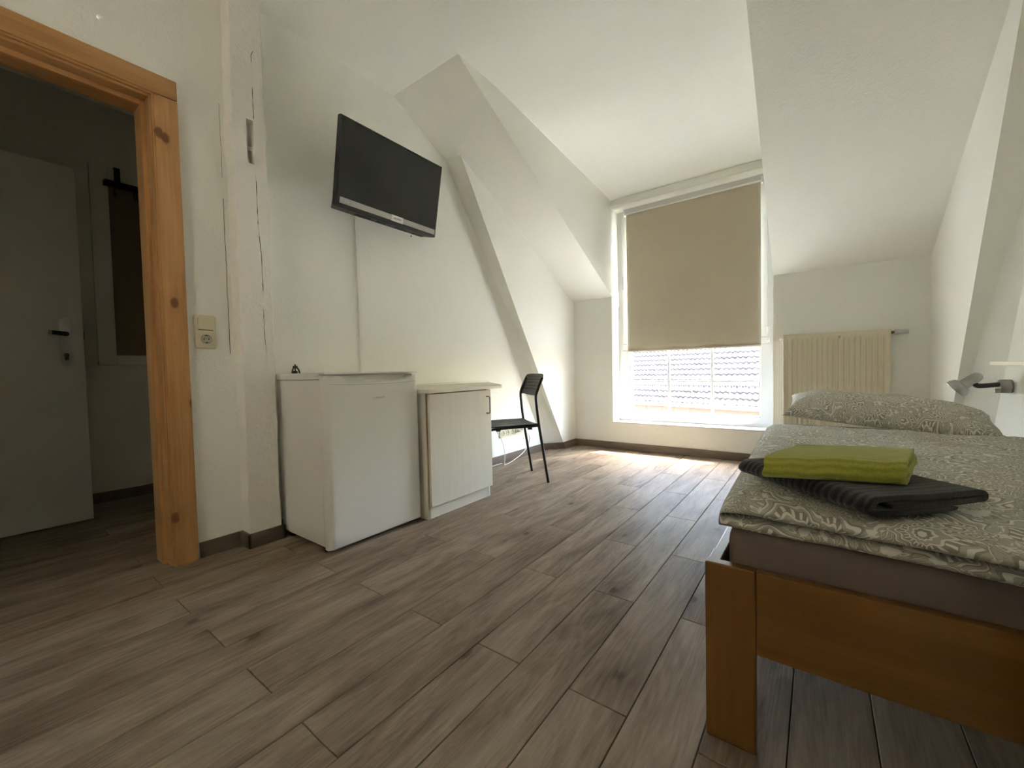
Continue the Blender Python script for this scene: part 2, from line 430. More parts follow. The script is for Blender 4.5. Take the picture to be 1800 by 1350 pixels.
def autosmooth(o, ang=35):
    me = o.data
    for p in me.polygons: p.use_smooth = True
    bm = bmesh.new(); bm.from_mesh(me)
    for e in bm.edges:
        if len(e.link_faces) == 2 and e.calc_face_angle(0) > math.radians(ang): e.smooth = False
    bm.to_mesh(me); bm.free()
    return o

def tag(o, label=None, cat=None, group=None, kind=None):
    if label: o['label'] = label
    if cat: o['category'] = cat
    if group: o['group'] = group
    if kind: o['kind'] = kind
    return o

def empty(name, label, cat, loc=(0, 0, 0), rotz=0, group=None):
    o = bpy.data.objects.new(name, None); COL.objects.link(o)
    o.location = loc; o.rotation_euler = (0, 0, rotz); o.empty_display_size = 0.1
    return tag(o, label, cat, group)

def struct(name, bm, m, label, cat, smooth=False):
    return tag(link(name, bm, m, None, smooth), label, cat, None, 'structure')

# ------------------------------------------------------------------ room shell
XL, XP, YW, HC = -2.31, -2.16, 4.07, 2.71
YO = 4.47                                     # outer face of the window wall
XR, XRP = 0.77, 0.63
def zs(y): return 2.71 - 0.509 * (y - 1.84)   # the sloping roof underside
DX0, DX1 = -1.71, -0.30                       # dormer cheeks
WX0, WX1, WZ0, WZ1 = -1.717, -0.303, 0.284, 2.475

# floor: a screed with the plank tiles as separate pieces
bm = B(); bx(bm, -4.1, 1.0, -1.4, 4.5, -0.12, -0.0125)
floor = struct('floor', bm, GROUT, 'grey-brown wood-look plank floor running towards the window', 'floor')
PW, PL, PX0 = 0.1585, 0.947, -0.369
pcache = {}
def plank_mesh(w, l):
    key = (round(w, 4), round(l, 4))
    if key not in pcache:
        b_ = B(); g = 0.0009
        bx(b_, g, w - g, g, l - g, -0.012, 0.0)
        top = [e for e in b_.edges if all(abs(v.co.z) < 1e-6 for v in e.verts)]
        bmesh.ops.bevel(b_, geom=top, offset=0.0016, segments=1, affect='EDGES')
        me = bpy.data.meshes.new('plank'); b_.to_mesh(me); b_.free(); me.materials.append(PLANK)
        pcache[key] = me
    return pcache[key]
for k in range(-8, 24):
    x1 = PX0 - PW * k; x0 = x1 - PW
    if x1 < -3.93: continue
    xa, xb = max(x0, -3.93), min(x1, 0.80)
    if xb - xa < 0.02: continue
    y = 0.930 + PL * (-3) if k % 2 == 0 else 0.4665 + PL * (-2)
    while y < 4.1:
        y1 = y + PL; lo, hi = max(y, -1.25), min(y1, 4.085)
        if xb < -2.42: hi = min(hi, 1.24)
        if hi - lo > 0.02:
            o = bpy.data.objects.new('plank', plank_mesh(xb - xa, hi - lo)); COL.objects.link(o)
            o.parent = floor; o.location = (xa, lo, 0)
        y = y1

# walls
SX0, SX1, SZ0, SZ1 = -1.42, -0.98, 1.25, 1.92      # opening for the added fill-light window behind the camera
bm = B()
bx(bm, XL - 0.14, XL, 0.60, YO, 0, 2.85)
bx(bm, XL - 0.14, XL, -0.32, 0.60, 2.10, 2.85)
bx(bm, XL - 0.14, XL, -1.3, -0.32, 0, 2.85)
# the far stretch stands proud; its near edge follows a leaning roof strut
hull(bm, [(XL - 0.02, 3.64, 0), (XL - 0.02, 4.10, 0), (XL - 0.02, 4.10, zs(4.10) + 0.06), (XL - 0.02, 2.262, zs(2.262) + 0.06)],
     [(XP, 3.835, 0), (XP, 4.10, 0), (XP, 4.10, zs(4.10) + 0.06), (XP, 2.275, zs(2.275) + 0.06)])
struct('wall_left', bm, WALL, 'white rough-plastered wall carrying the television, its far stretch leaning out along a strut', 'wall')

bm = B()
bx(bm, XL - 0.14, WX0, YW, YO, 0, 1.74)
bx(bm, WX1, 1.0, YW, YO, 0, 1.74)
bx(bm, WX0, WX1, YW, YO, 0, WZ0 - 0.012)
bx(bm, WX0, WX1, YW, YO, WZ1, 2.82)
bx(bm, -1.9, WX0, YW, YO, 1.74, 2.82)
bx(bm, WX1, -0.12, YW, YO, 1.74, 2.82)
struct('wall_window', bm, WALL, 'white plastered knee wall under the dormer window', 'wall')

bm = B()
bx(bm, XR, XR + 0.2, 0.80, YO, 0, 2.85)
hull(bm, [(XR + 0.02, 3.58, 0), (XR + 0.02, 4.10, 0), (XR + 0.02, 4.10, zs(4.10) + 0.06), (XR + 0.02, 2.285, zs(2.285) + 0.06)],
     [(XRP, 3.785, 0), (XRP, 4.10, 0), (XRP, 4.10, zs(4.10) + 0.06), (XRP, 2.33, zs(2.33) + 0.06)])
struct('wall_right', bm, WALL, 'white plastered wall along the bed, its far stretch leaning out along a strut', 'wall')
bm = B(); bx(bm, 0.246, 1.0, -1.3, 0.93, 0, 2.85, 0.012, 3)
struct('wall_corner', bm, SMOOTH, 'white wall corner cutting across the foot of the bed', 'wall')
bm = B(); bx(bm, -4.1, SX0, -1.5, -1.28, 0, 2.85); bx(bm, SX1, 1.0, -1.5, -1.28, 0, 2.85)
bx(bm, SX0, SX1, -1.5, -1.28, 0, SZ0); bx(bm, SX0, SX1, -1.5, -1.28, SZ1, 2.85)
struct('wall_back', bm, WALL, 'plain white wall behind the camera', 'wall')

bm = B(); bx(bm, -4.1, 1.0, -1.45, 2.2, HC, HC + 0.15)
prism(bm, [(2.2, HC), (YW + 0.05, 2.545), (YW + 0.05, 2.70), (2.2, HC + 0.15)], 0, -1.9, -0.1)
struct('ceiling', bm, WALL, 'white plastered ceiling running out into the dormer', 'ceiling')

def slope_poly(y0, y1, th=0.16):
    return [(y0, zs(y0)), (y1, zs(y1)), (y1, zs(y1) + th), (y0, zs(y0) + th)]
bm = B(); prism(bm, slope_poly(1.80, YO), 0, XL - 0.14, DX0)
struct('ceiling_slope', bm, WALL, 'white sloping ceiling left of the dormer, above the leaning strut', 'ceiling')
bm = B()
hull(bm, [(-0.258, 1.80, zs(1.80)), (-0.305, YO, zs(YO)), (-0.305, YO, zs(YO) + 0.16), (-0.258, 1.80, zs(1.80) + 0.16)],
     [(1.0, 1.80, zs(1.80)), (1.0, YO, zs(YO)), (1.0, YO, zs(YO) + 0.16), (1.0, 1.80, zs(1.80) + 0.16)])
struct('ceiling_slope', bm, WALL, 'white sloping ceiling over the bed, right of the dormer', 'ceiling')
bm = B()
prism(bm, [(1.84, 2.71), (YW + 0.02, zs(YW) + 0.002), (YW + 0.02, 2.75), (1.84, 2.80)], 0, DX0 - 0.14, DX0 - 0.001)
struct('wall_dormer', bm, WALL, 'triangular white dormer side wall left of the window', 'wall')
bm = B()
hull(bm, [(-0.262, 1.84, 2.71), (-0.304, YW + 0.02, zs(YW) + 0.004), (-0.304, YW + 0.02, 2.75), (-0.262, 1.84, 2.80)],
     [(-0.12, 1.84, 2.71), (-0.12, YW + 0.02, zs(YW) + 0.004), (-0.12, YW + 0.02, 2.75), (-0.12, 1.84, 2.80)])
struct('wall_dormer', bm, WALL, 'dormer side wall right of the blind, next to the bed slope', 'wall')

# hall beyond the doorway
bm = B(); bx(bm, -4.06, -3.92, -1.3, 1.35, 0, 2.85)
struct('wall_hall', bm, HALLW, 'dim hall wall behind the open white door', 'wall')
bm = B(); bx(bm, -4.06, XL - 0.14, 1.22, 1.35, 0, 2.85)
struct('wall_hall', bm, HALLW, 'dim end wall of the hall beyond the doorway', 'wall')

# skirting
def skirt(bm, x0, x1, y0, y1): bx(bm, x0, x1, y0, y1, 0.0006, 0.072, 0.002, 1)
bm = B()
skirt(bm, XL, XL + 0.012, 0.645, 0.812); skirt(bm, XL, XL + 0.012, 0.986, 3.655)
struct('baseboard_left', bm, SKIRT, 'grey-brown tile skirting below the television wall', 'baseboard')
bm = B()
hull(bm, [(XL, 3.63, 0.0006), (XL, 3.645, 0.0006), (XL, 3.605, 0.072), (XL, 3.59, 0.072)],
     [(XP + 0.012, 3.822, 0.0006), (XP + 0.012, 3.837, 0.0006), (XP + 0.012, 3.797, 0.072), (XP + 0.012, 3.782, 0.072)])
skirt(bm, XP, XP + 0.012, 3.80, 4.068)
struct('baseboard_strut', bm, SKIRT, 'short tile skirting wrapping the foot of the leaning strut', 'baseboard')
bm = B(); skirt(bm, XP + 0.012, XRP, YW - 0.012, YW)
struct('baseboard_window', bm, SKIRTX, 'tile skirting below the window wall', 'baseboard')
bm = B(); skirt(bm, -3.92, -3.906, -1.25, 1.22)
struct('baseboard_hall', bm, SKIRT, 'dark tile skirting along the hall wall', 'baseboard')

# painted timber post with a mortise pocket and drying cracks
def post():
    bm = B(); y0, y1, xf, xb = 0.826, 0.974, -2.222, XL
    zrows = [0.0] + [i * 0.03 for i in range(1, 91)] + [HC]
    zh0, zh1, yh0, yh1 = 1.875, 2.085, 0.886, 0.917
    zrows = sorted(set([z for z in zrows if abs(z - zh0) > 0.012 and abs(z - zh1) > 0.012] + [zh0, zh1, 0.072]))
    rnd = random.Random(3)
    crack_pts = [(0.62, 0.938), (0.9, 0.935), (1.1, 0.929), (1.3, 0.931), (1.5, 0.927), (1.62, 0.916), (1.70, 0.912), (1.87, 0.9165), (2.1, 0.914), (2.3, 0.903), (2.42, 0.913)]
    on = [(0.95, 1.18), (1.24, 1.55), (1.58, 1.82), (2.10, 2.27), (2.36, 2.43)]
    def cy_(z):
        for (za, ya), (zb, yb) in zip(crack_pts, crack_pts[1:]):
            if za <= z <= zb: return ya + (yb - ya) * (z - za) / (zb - za)
        return 0.93
    rows = []
    j0 = j1 = 0.0
    for z in zrows:
        j0 = 0.6 * j0 + rnd.uniform(-0.0028, 0.0028); j1 = 0.6 * j1 + rnd.uniform(-0.0025, 0.0025)
        rough = 1.0 if z > 0.1 else 0.0
        a = y0 + j0 * rough * (1.3 if z > 1.6 else 0.8); b_ = y1 + j1 * rough
        c = cy_(z); act = any(p <= z <= q for p, q in on)
        c += rnd.uniform(-0.0014, 0.0014)
        w = rnd.uniform(0.0006, 0.0017) if act else 0.0010
        dep = 0.02 if act else 0.0
        inhole = zh0 - 1e-6 <= z <= zh1 + 1e-6
        cc = max(c, yh1 + 0.003)
        ys = [a, a + 0.004, 0.5 * (a + yh0), yh0, yh1, cc - w, cc, cc + w, 0.5 * (cc + b_), b_ - 0.004, b_]
        row = []
        for i, y in enumerate(ys):
            x = xf + rnd.uniform(-0.0011, 0.0011)
            if i in (0, 10): x -= 0.004
            if i == 6: x -= dep
            row.append(bm.verts.new((x, y, z)))
        back = (bm.verts.new((xb, a, z)), bm.verts.new((xb, b_, z)))
        rows.append((z, row, back))
    for (za, ra, ba), (zb, rb, bb) in zip(rows, rows[1:]):
        for i in range(10):
            if i == 3 and za >= zh0 - 1e-6 and zb <= zh1 + 1e-6: continue
            f = bm.faces.new((ra[i], ra[i + 1], rb[i + 1], rb[i]))
            if i in (5, 6) and abs(ra[6].co.x - xf) > 0.012 and abs(rb[6].co.x - xf) > 0.012: f.material_index = 1
        bm.faces.new((ba[0], ra[0], rb[0], bb[0])); bm.faces.new((ra[10], ba[1], bb[1], rb[10]))
    # pocket
    d = 0.06
    bx2 = [(xf, xf - d, yh0, yh0, zh0, zh1)]
    P = lambda x, y, z: bm.verts.new((x, y, z))
    q = lambda *p: bm.faces.new([P(*c) for c in p])
    q((xf, yh0, zh0), (xf - d, yh0, zh0), (xf - d, yh0, zh1), (xf, yh0, zh1))
    q((xf, yh1, zh0), (xf, yh1, zh1), (xf - d, yh1, zh1), (xf - d, yh1, zh0))
    q((xf, yh0, zh1), (xf - d, yh0, zh1), (xf - d, yh1, zh1), (xf, yh1, zh1))
    q((xf, yh0, zh0), (xf, yh1, zh0), (xf - d, yh1, zh0), (xf - d, yh0, zh0))
    q((xf - d, yh0, zh0), (xf - d, yh1, zh0), (xf - d, yh1, zh1), (xf - d, yh0, zh1))
    bmesh.ops.recalc_face_normals(bm, faces=[f for f in bm.faces][:-5])
    o = struct('trim_post', bm, [BEAM, mat('crack_dark', (0.10, 0.09, 0.08), 0.9)], 'white painted old timber post with a mortise hole and cracks, left of the fridge', 'post')
    bm = B(); tube(bm, [(xf - 0.028, yh0 - 0.002, 1.965), (xf - 0.022, yh1 + 0.002, 1.952)], 0.008, 8)
    link('peg', bm, BEAM, o, True)
    bm = B(); bx(bm, xf - 0.055, xf - 0.03, yh0 + 0.0005, yh0 + 0.012, 1.972, 2.005)  # solid dark block, its colour stands for shade inside the mortise
    tag(link('shade_block', bm, mat('shade_dark', (0.03, 0.025, 0.02), 0.9), o), 'dark block standing for the shade in the mortise')
    bm = B()
    for x in ('a', 'b'):
        z0, z1, ya, yb = (-0.02, 0.0, XL + 0.012 + 0.065, 0) if x == 'a' else (0, 0, 0, 0)
    skirt(bm, XL, xf + 0.012, y0 - 0.012, y0 + 0.001); skirt(bm, xf, xf + 0.012, y0 - 0.012, y1 + 0.012); skirt(bm, XL, xf + 0.012, y1 - 0.001, y1 + 0.012)
    struct('baseboard_post', bm, SKIRT, 'tile skirting wrapped round the white timber post', 'baseboard')
post()
# plaster crack beside the post
bm = B(); rnd = random.Random(5); prev = None
zz = 0.95
path = []
while zz < 2.25:
    path.append((XL + 0.0006, 0.805 + rnd.uniform(-0.0012, 0.0012), zz)); zz += 0.05
for i, (p, q_) in enumerate(zip(path, path[1:])):
    if i % 9 in (6, 7) and i > 8: continue
    w = 0.0013 if i < 16 else 0.0007
    vs_ = [bm.verts.new((p[0], p[1] - w, p[2])), bm.verts.new((p[0], p[1] + w, p[2])), bm.verts.new((q_[0], q_[1] + w, q_[2])), bm.verts.new((q_[0], q_[1] - w, q_[2]))]
    bm.faces.new(vs_)
struct('trim_crack', bm, mat('crack_line', (0.12, 0.10, 0.08), 0.9), 'thin vertical plaster crack beside the timber post', 'crack')

# doorway lining and architrave in pine
dr = empty('door_1', 'knotty pine door frame around the dark doorway', 'door frame', (XL, 0.59, 0)); dr['kind'] = 'structure'
def dpart(name, bm, m): 
    o = link(name, bm, m, dr); o.location = (-XL, -0.59, 0); return o
xf = XL + 0.024
bm = B(); bx(bm, XL - 0.005, xf, 0.551, 0.636, 0, 2.062 , 0.004); bx(bm, XL + 0.006, xf - 0.006, 0.545, 0.560, 0, 2.062, 0.003)
dpart('architrave', bm, PINE)
bm = B(); bx(bm, XL - 0.005, xf, -0.40, -0.315, 0, 2.062, 0.004); dpart('architrave', bm, PINE)
bm = B(); bx(bm, XL - 0.005, xf, -0.40, 0.636, 2.063, 2.148, 0.004); bx(bm, XL + 0.006, xf - 0.006, -0.31, 0.551, 2.055, 2.07, 0.003); dpart('architrave_head', bm, PINEY)
bm = B(); bx(bm, XL - 0.16, XL - 0.0, 0.540, 0.602, 0, 2.10, 0.003); bx(bm, XL - 0.155, XL - 0.055, 0.524, 0.545, 0, 2.05, 0.003)
dpart('lining', bm, PINE)
bm = B(); bx(bm, XL - 0.16, XL - 0.0, -0.322, -0.30, 0, 2.10, 0.003); bx(bm, XL - 0.155, XL - 0.055, -0.302, -0.284, 0, 2.05, 0.003)
dpart('lining', bm, PINE)
bm = B(); bx(bm, XL - 0.16, XL - 0.0, -0.30, 0.540, 2.048, 2.102, 0.003); bx(bm, XL - 0.155, XL - 0.055, -0.284, 0.524, 2.028, 2.05, 0.003)
dpart('lining_head', bm, PINEY)

# ------------------------------------------------------------------ hall things
d2 = empty('door_2', 'plain white hall door standing open beyond the pine frame', 'door', (-3.49, 0.46, 0)); d2['kind'] = 'structure'
def d2p(name, bm, m, par=None, smooth=False):
    o = link(name, bm, m, par or d2, smooth)
    if par is None: o.location = (3.49, -0.46, 0)
    return o
bm = B(); bx(bm, -3.53, -3.49, -0.42, 0.463, 0.008, 2.075, 0.003); d2p('door_leaf', bm, DOORW)
bm = B()
prof = []
for k in range(24):
    a = 2 * PI * k / 24; yy, zz = math.cos(a) * 0.026, math.sin(a) * 0.026
    prof.append((0.388 + yy, 1.06 + (0.112 if math.sin(a) > 0 else -0.112) + zz))
prism(bm, prof, 0, -3.492, -3.482); pl = d2p('handle_plate', bm, STEEL)
bm = B(); tube(bm, catmull([(-3.485, 0.388, 1.105), (-3.445, 0.388, 1.105), (-3.437, 0.372, 1.105), (-3.434, 0.355, 1.107), (-3.432, 0.330, 1.109)]), 0.0125, 10)
h_ = d2p('door_handle', bm, DARK)
bm = B(); tube(bm, [(-3.432, 0.332, 1.109), (-3.432, 0.318, 1.110)], 0.0128, 10); d2p('handle_tip', bm, CHROME)
bm = B(); lathe(bm, (-3.482, 0.388, 0.985), (1, 0, 0), [(0, 0.012), (0.003, 0.011), (0.003, 0.0)], 14); bx(bm, -3.482, -3.480, 0.380, 0.396, 0.955, 0.985)
d2p('lock_cylinder', bm, DARK)
bm = B(); bx(bm, -3.522, -3.498, 0.462, 0.466, 1.08, 1.13); d2p('latch', bm, DARK)
bm = B(); bx(bm, -3.56, -3.44, -0.62, -0.42, 0, 2.85)
struct('wall_partition', bm, HALLW, 'hall partition the open white door hangs on', 'wall')

ms = empty('framed_board', 'white-framed brown board on the hall wall under the coat rail', 'picture', (-3.92, 0.75, 0.935))
def msp(name, bm, m):
    o = link(name, bm, m, ms); o.location = (3.92, -0.75, -0.935); return o
bm = B()
bx(bm, -3.919, -3.89, 0.58, 0.672, 0.935, 2.285, 0.003); bx(bm, -3.919, -3.89, 1.13, 1.21, 0.935, 2.285, 0.003)
bx(bm, -3.919, -3.89, 0.672, 1.13, 0.935, 1.004, 0.003); bx(bm, -3.919, -3.89, 0.672, 1.13, 2.18, 2.285, 0.003)
msp('frame', bm, mat('board_frame_white', (0.66, 0.64, 0.57), 0.5))
bm = B(); bx(bm, -3.918, -3.905, 0.67, 1.135, 1.0, 2.185); msp('panel', bm, CORK)
cr = empty('coat_rail', 'black metal coat rail with hooks hung over the framed board', 'coat rack', (-3.88, 0.77, 2.17))
def crp(name, bm, m, par=None):
    o = link(name, bm, m, par or cr); 
    if par is None: o.location = (3.88, -0.77, -2.17)
    return o
bm = B(); bx(bm, -3.884, -3.866, 0.645, 1.12, 2.150, 2.185, 0.003); bx(bm, -3.866, -3.84, 0.65, 1.12, 2.178, 2.186, 0.002); crp('rail', bm, BLACK)
for y in (0.72, 1.05):
    bm = B(); bx(bm, -3.890, -3.884, y - 0.016, y + 0.016, 2.155, 2.292); bx(bm, -3.905, -3.884, y - 0.016, y + 0.016, 2.286, 2.292); crp('bracket', bm, BLACK)
for y in (0.70, 0.80, 0.815, 0.905, 1.0):
    bm = B(); tube(bm, catmull([(-3.868, y, 2.155), (-3.866, y, 2.12), (-3.862, y, 2.095), (-3.845, y, 2.085), (-3.832, y, 2.10)]), 0.005, 8); crp('hook', bm, BLACK)

# ------------------------------------------------------------------ window
win = empty('window_1', 'tall white plastic dormer window behind the beige blind', 'window', (-1.0, 4.25, WZ0)); win['kind'] = 'structure'
def wp(name, bm, m, par=None, smooth=False):
    o = link(name, bm, m, par or win, smooth)
    if par is None: o.location = (1.0, -4.25, -WZ0)
    return o
fy0, fy1 = 4.25, 4.32
PXA, PXB, PZA, PZB = -1.608, -0.411, 0.367, 1.02
bm = B()
bx(bm, -1.72, PXA, fy0, fy1, WZ0 - 0.01, 2.49, 0.004); bx(bm, PXB, -0.295, fy0, fy1, WZ0 - 0.01, 2.49, 0.004)
bx(bm, PXA - 0.01, PXB + 0.01, fy0, fy1, WZ0 - 0.01, PZA, 0.004); bx(bm, PXA - 0.01, PXB + 0.01, fy0, fy1, 2.42, 2.49, 0.004)
wp('frame', bm, PVC)
bm = B(); bx(bm, PXA - 0.065, PXB + 0.065, fy0 - 0.004, fy1, PZB, 1.075, 0.004); wp('transom', bm, PVC)
bm = B()
for a, b_, c, d in ((PXA, PXA + 0.012, PZA, PZB), (PXB - 0.012, PXB, PZA, PZB)): bx(bm, a, b_, fy0 + 0.012, fy1 - 0.012, c, d, 0.003)
bx(bm, PXA, PXB, fy0 + 0.012, fy1 - 0.012, PZA, PZA + 0.012, 0.003); bx(bm, PXA, PXB, fy0 + 0.012, fy1 - 0.012, PZB - 0.012, PZB, 0.003)
wp('glazing_bead', bm, PVC)
MX = (PXA + 0.399, PXA + 0.798)
for x in MX:
    bm = B(); bx(bm, x - 0.011, x + 0.011, 4.272, 4.298, PZA + 0.01, PZB - 0.01, 0.004); wp('muntin', bm, PVC)
bm = B(); bx(bm, PXA + 0.01, PXB - 0.01, 4.273, 4.297, 0.683, 0.703, 0.004); wp('muntin', bm, PVC)
bm = B(); bx(bm, PXA, PXB, 4.283, 4.287, PZA, PZB); wp('pane', bm, GLASS)
# upper sash
sy0, sy1 = 4.232, 4.30
bm = B()
sz0, sz1, sxa, sxb = 1.085, 2.445, -1.665, -0.355
bx(bm, sxa, sxa + 0.075, sy0, sy1, sz0, sz1, 0.005); bx(bm, sxb - 0.075, sxb, sy0, sy1, sz0, sz1, 0.005)
bx(bm, sxa + 0.075, sxb - 0.075, sy0, sy1, sz0, sz0 + 0.075, 0.005); bx(bm, sxa + 0.075, sxb - 0.075, sy0, sy1, sz1 - 0.075, sz1, 0.005)
sash = wp('sash', bm, PVC)
sash.location = (1.0, -4.25, -WZ0)
bm = B(); bx(bm, sxa + 0.07, sxb - 0.07, 4.265, 4.269, sz0 + 0.07, sz1 - 0.07); wp('pane', bm, GLASS)
for x in MX:
    bm = B(); bx(bm, x - 0.011, x + 0.011, 4.255, 4.281, sz0 + 0.07, sz1 - 0.07, 0.004); wp('muntin', bm, PVC)
for z in (1.56, 1.97):
    bm = B(); bx(bm, sxa + 0.07, sxb - 0.07, 4.257, 4.279, z - 0.01, z + 0.01, 0.004); wp('muntin', bm, PVC)
bm = B(); bx(bm, -1.655, -1.629, 4.222, 4.234, 1.72, 1.80, 0.004); tube(bm, [(-1.642, 4.225, 1.775), (-1.642, 4.20, 1.775)], 0.007, 8)
bx(bm, -1.653, -1.631, 4.190, 4.203, 1.655, 1.787, 0.005); wp('window_handle', bm, PVC)
for x in (-0.352,):
    bm = B(); tube(bm, [(x, 4.236, 1.10), (x, 4.236, 1.17)], 0.011, 8); tube(bm, [(x, 4.236, 1.04), (x, 4.236, 1.075)], 0.011, 8); wp('hinge', bm, WHITEP)
bm = B(); bx(bm, WX0 - 0.005, WX1 + 0.005, 4.062, 4.27, WZ0 - 0.013, WZ0, 0.004)
struct('window_sill', bm, SILL, 'white window sill under the lower panes', 'sill')
# outer reveal in orange render
bm = B(); bx(bm, -1.80, -1.640, 4.325, 4.475, 0.0, 2.6); bx(bm, -0.432, -0.2, 4.325, 4.475, 0.0, 2.6)
bx(bm, -1.64, -0.432, 4.325, 4.475, 2.42, 2.6)
struct('trim_outer_reveal', bm, ORANGE, 'orange rendered outer reveal beside the glass', 'reveal')
bm = B(); bx(bm, -1.66, -0.44, 4.322, 4.50, 0.25, 0.30)
struct('trim_outer_sill', bm, PVC, 'white metal drip sill outside the window', 'sill')
# lintel moulding
bm = B(); bx(bm, DX0 - 0.002, -0.302, 4.045, 4.10, 2.462, 2.482, 0.004)
struct('trim_lintel', bm, SMOOTH, 'narrow white ledge under the dormer lintel', 'trim')

# unseen window added behind the camera to fill the near walls with daylight
w2 = empty('window_fill', 'small white window added unseen behind the camera for fill daylight', 'window', (-1.2, -1.4, SZ0)); w2['kind'] = 'structure'
def w2p(name, bm, m):
    o = link(name, bm, m, w2); o.location = (1.2, 1.4, -SZ0); return o
wa, wb = -1.45, -1.39
bm = B(); bx(bm, SX0, SX0 + 0.05, wa, wb, SZ0, SZ1, 0.004); bx(bm, SX1 - 0.05, SX1, wa, wb, SZ0, SZ1, 0.004)
bx(bm, SX0 + 0.05, SX1 - 0.05, wa, wb, SZ0, SZ0 + 0.05, 0.004); bx(bm, SX0 + 0.05, SX1 - 0.05, wa, wb, SZ1 - 0.05, SZ1, 0.004)
w2p('frame', bm, PVC)
bm = B(); bx(bm, SX0 + 0.04, SX1 - 0.04, wa + 0.025, wa + 0.029, SZ0 + 0.04, SZ1 - 0.04); w2p('pane', bm, GLASS)

# roller blind
bl = empty('roller_blind', 'beige roller blind drawn down over most of the window', 'blind', (-1.0, 4.20, 2.43))
def blp(name, bm, m, smooth=False):
    o = link(name, bm, m, bl, smooth); o.location = (1.0, -4.20, -2.43); return o
bm = B(); n = 40
vv = [[None] * 25 for _ in range(n + 1)]
for i in range(n + 1):
    for j in range(25):
        u, w = i / n, j / 24
        x = -1.601 + 1.199 * u; z = 1.012 + 1.42 * w
        y = 4.200 + 0.0016 * math.sin(u * 19) * (1 - w) + 0.002 * math.sin(u * 7 + 2) * (1 - w) ** 2
        vv[i][j] = bm.verts.new((x, y, z))
for i in range(n):
    for j in range(24): bm.faces.new((vv[i][j], vv[i + 1][j], vv[i + 1][j + 1], vv[i][j + 1]))
bm.normal_update()
bmesh.ops.solidify(bm, geom=bm.faces[:], thickness=0.0012)
blp('cloth', bm, BLIND, True)
bm = B(); bx(bm, -1.601, -0.402, 4.196, 4.207, 1.002, 1.018, 0.003); blp('hem_bar', bm, mat('hem_bar_beige', (0.60, 0.55, 0.43), 0.6))
bm = B(); bx(bm, -1.625, -0.385, 4.190, 4.23, 2.432, 2.474, 0.003); blp('head_rail', bm, mat('rail_grey', (0.60, 0.60, 0.59), 0.4))
bm = B(); tube(bm, [(-1.615, 4.200, 2.425), (-0.392, 4.200, 2.425)], 0.0095, 12); blp('roller_tube', bm, mat('tube_white', (0.80, 0.79, 0.76), 0.4), True)
for x in (-1.628, -0.398):
    bm = B(); bx(bm, x, x + 0.012, 4.188, 4.23, 2.405, 2.462, 0.002); blp('bracket', bm, WHITEP)

# ------------------------------------------------------------------ outside: house opposite
E0, E1 = Vector((-6.669, 18.063, -0.66)), Vector((-1.613, 16.642, -0.66))
ex = (E1 - E0).normalized(); ey = Vector((-ex.y, ex.x, 0))       # ex along the eave, ey away from us
hs = empty('house', 'house across the yard with a pale tiled roof over a pink wall', 'house', E0)
hs.rotation_euler = (0, 0, math.atan2(ex.y, ex.x))
TW, TE, PITCH = 0.212, 0.335, math.radians(42)
def tile_mesh():
    bm = B(); nx = 8; L = TE + 0.07; top = []; bot = []
    for j in range(2):
        rt, rb = [], []
        for i in range(nx + 1):
            u = i / nx; x = u * (TW + 0.012)
            s_ = 0.030 * math.sin(2 * PI * u + 0.5)
            lift = 0.035 if j == 0 else 0.0
            rt.append(bm.verts.new((x, j * L, s_ + lift + 0.03))); rb.append(bm.verts.new((x, j * L, s_ + lift)))
        top.append(rt); bot.append(rb)
    for i in range(nx):
        bm.faces.new((top[0][i], top[0][i + 1], top[1][i + 1], top[1][i]))
        bm.faces.new((bot[0][i], bot[0][i + 1], top[0][i + 1], top[0][i]))
    for f in bm.faces: f.smooth = False
    me = bpy.data.meshes.new('roof_tile'); bm.to_mesh(me); bm.free(); me.materials.append(TILE); return me
tme = tile_mesh()
NROW, NCOL, C0 = 11, 27, -1
rows_tail = []
def tpose(r, c):
    off = 0.0
    return Matrix.Translation((c * TW + off, r * TE * math.cos(PITCH), r * TE * math.sin(PITCH))) @ Matrix.Rotation(PITCH, 4, 'X')
rnd = random.Random(11)
for r in range(NROW):
    for c in range(NCOL):
        o = bpy.data.objects.new('roof_tile', tme); COL.objects.link(o); o.parent = hs
        m4 = tpose(r, c + C0) @ Matrix.Translation((rnd.uniform(-0.006, 0.006), rnd.uniform(-0.008, 0.008), rnd.uniform(-0.004, 0.006)))
        o.matrix_local = m4
bmA = B()
def add_tiles(bm, cells):
    for r, c in cells:
        mt = tpose(r, c); vsx = [bm.verts.new(mt @ v.co) for v in tme.vertices]
        for p in tme.polygons: bm.faces.new([vsx[i] for i in p.vertices])
add_tiles(bmA, [(r, c) for r in range(16) for c in range(-14, 40) if not (r < NROW and C0 <= c < C0 + NCOL)])
o = link('roof_tiles', bmA, TILE, hs); o['kind'] = 'stuff'
bm = B(); c_, s_ = math.cos(PITCH), math.sin(PITCH); Lr = 16 * TE
hull(bm, [(-3.2, 0.05, -0.02), (-3.2, Lr * c_, Lr * s_ - 0.06), (-3.2, Lr * c_ + 4, -0.1), (-3.2, 0.1, -0.1)],
     [(8.6, 0.05, -0.02), (8.6, Lr * c_, Lr * s_ - 0.06), (8.6, Lr * c_ + 4, -0.1), (8.6, 0.1, -0.1)])
link('roof_deck', bm, mat('roof_deck_dark', (0.03, 0.025, 0.022), 0.9), hs)
bm = B(); bx(bm, -3.0, 8.4, 0.25, 5.0, -6.0, -0.05); link('house_wall', bm, PINKW, hs)
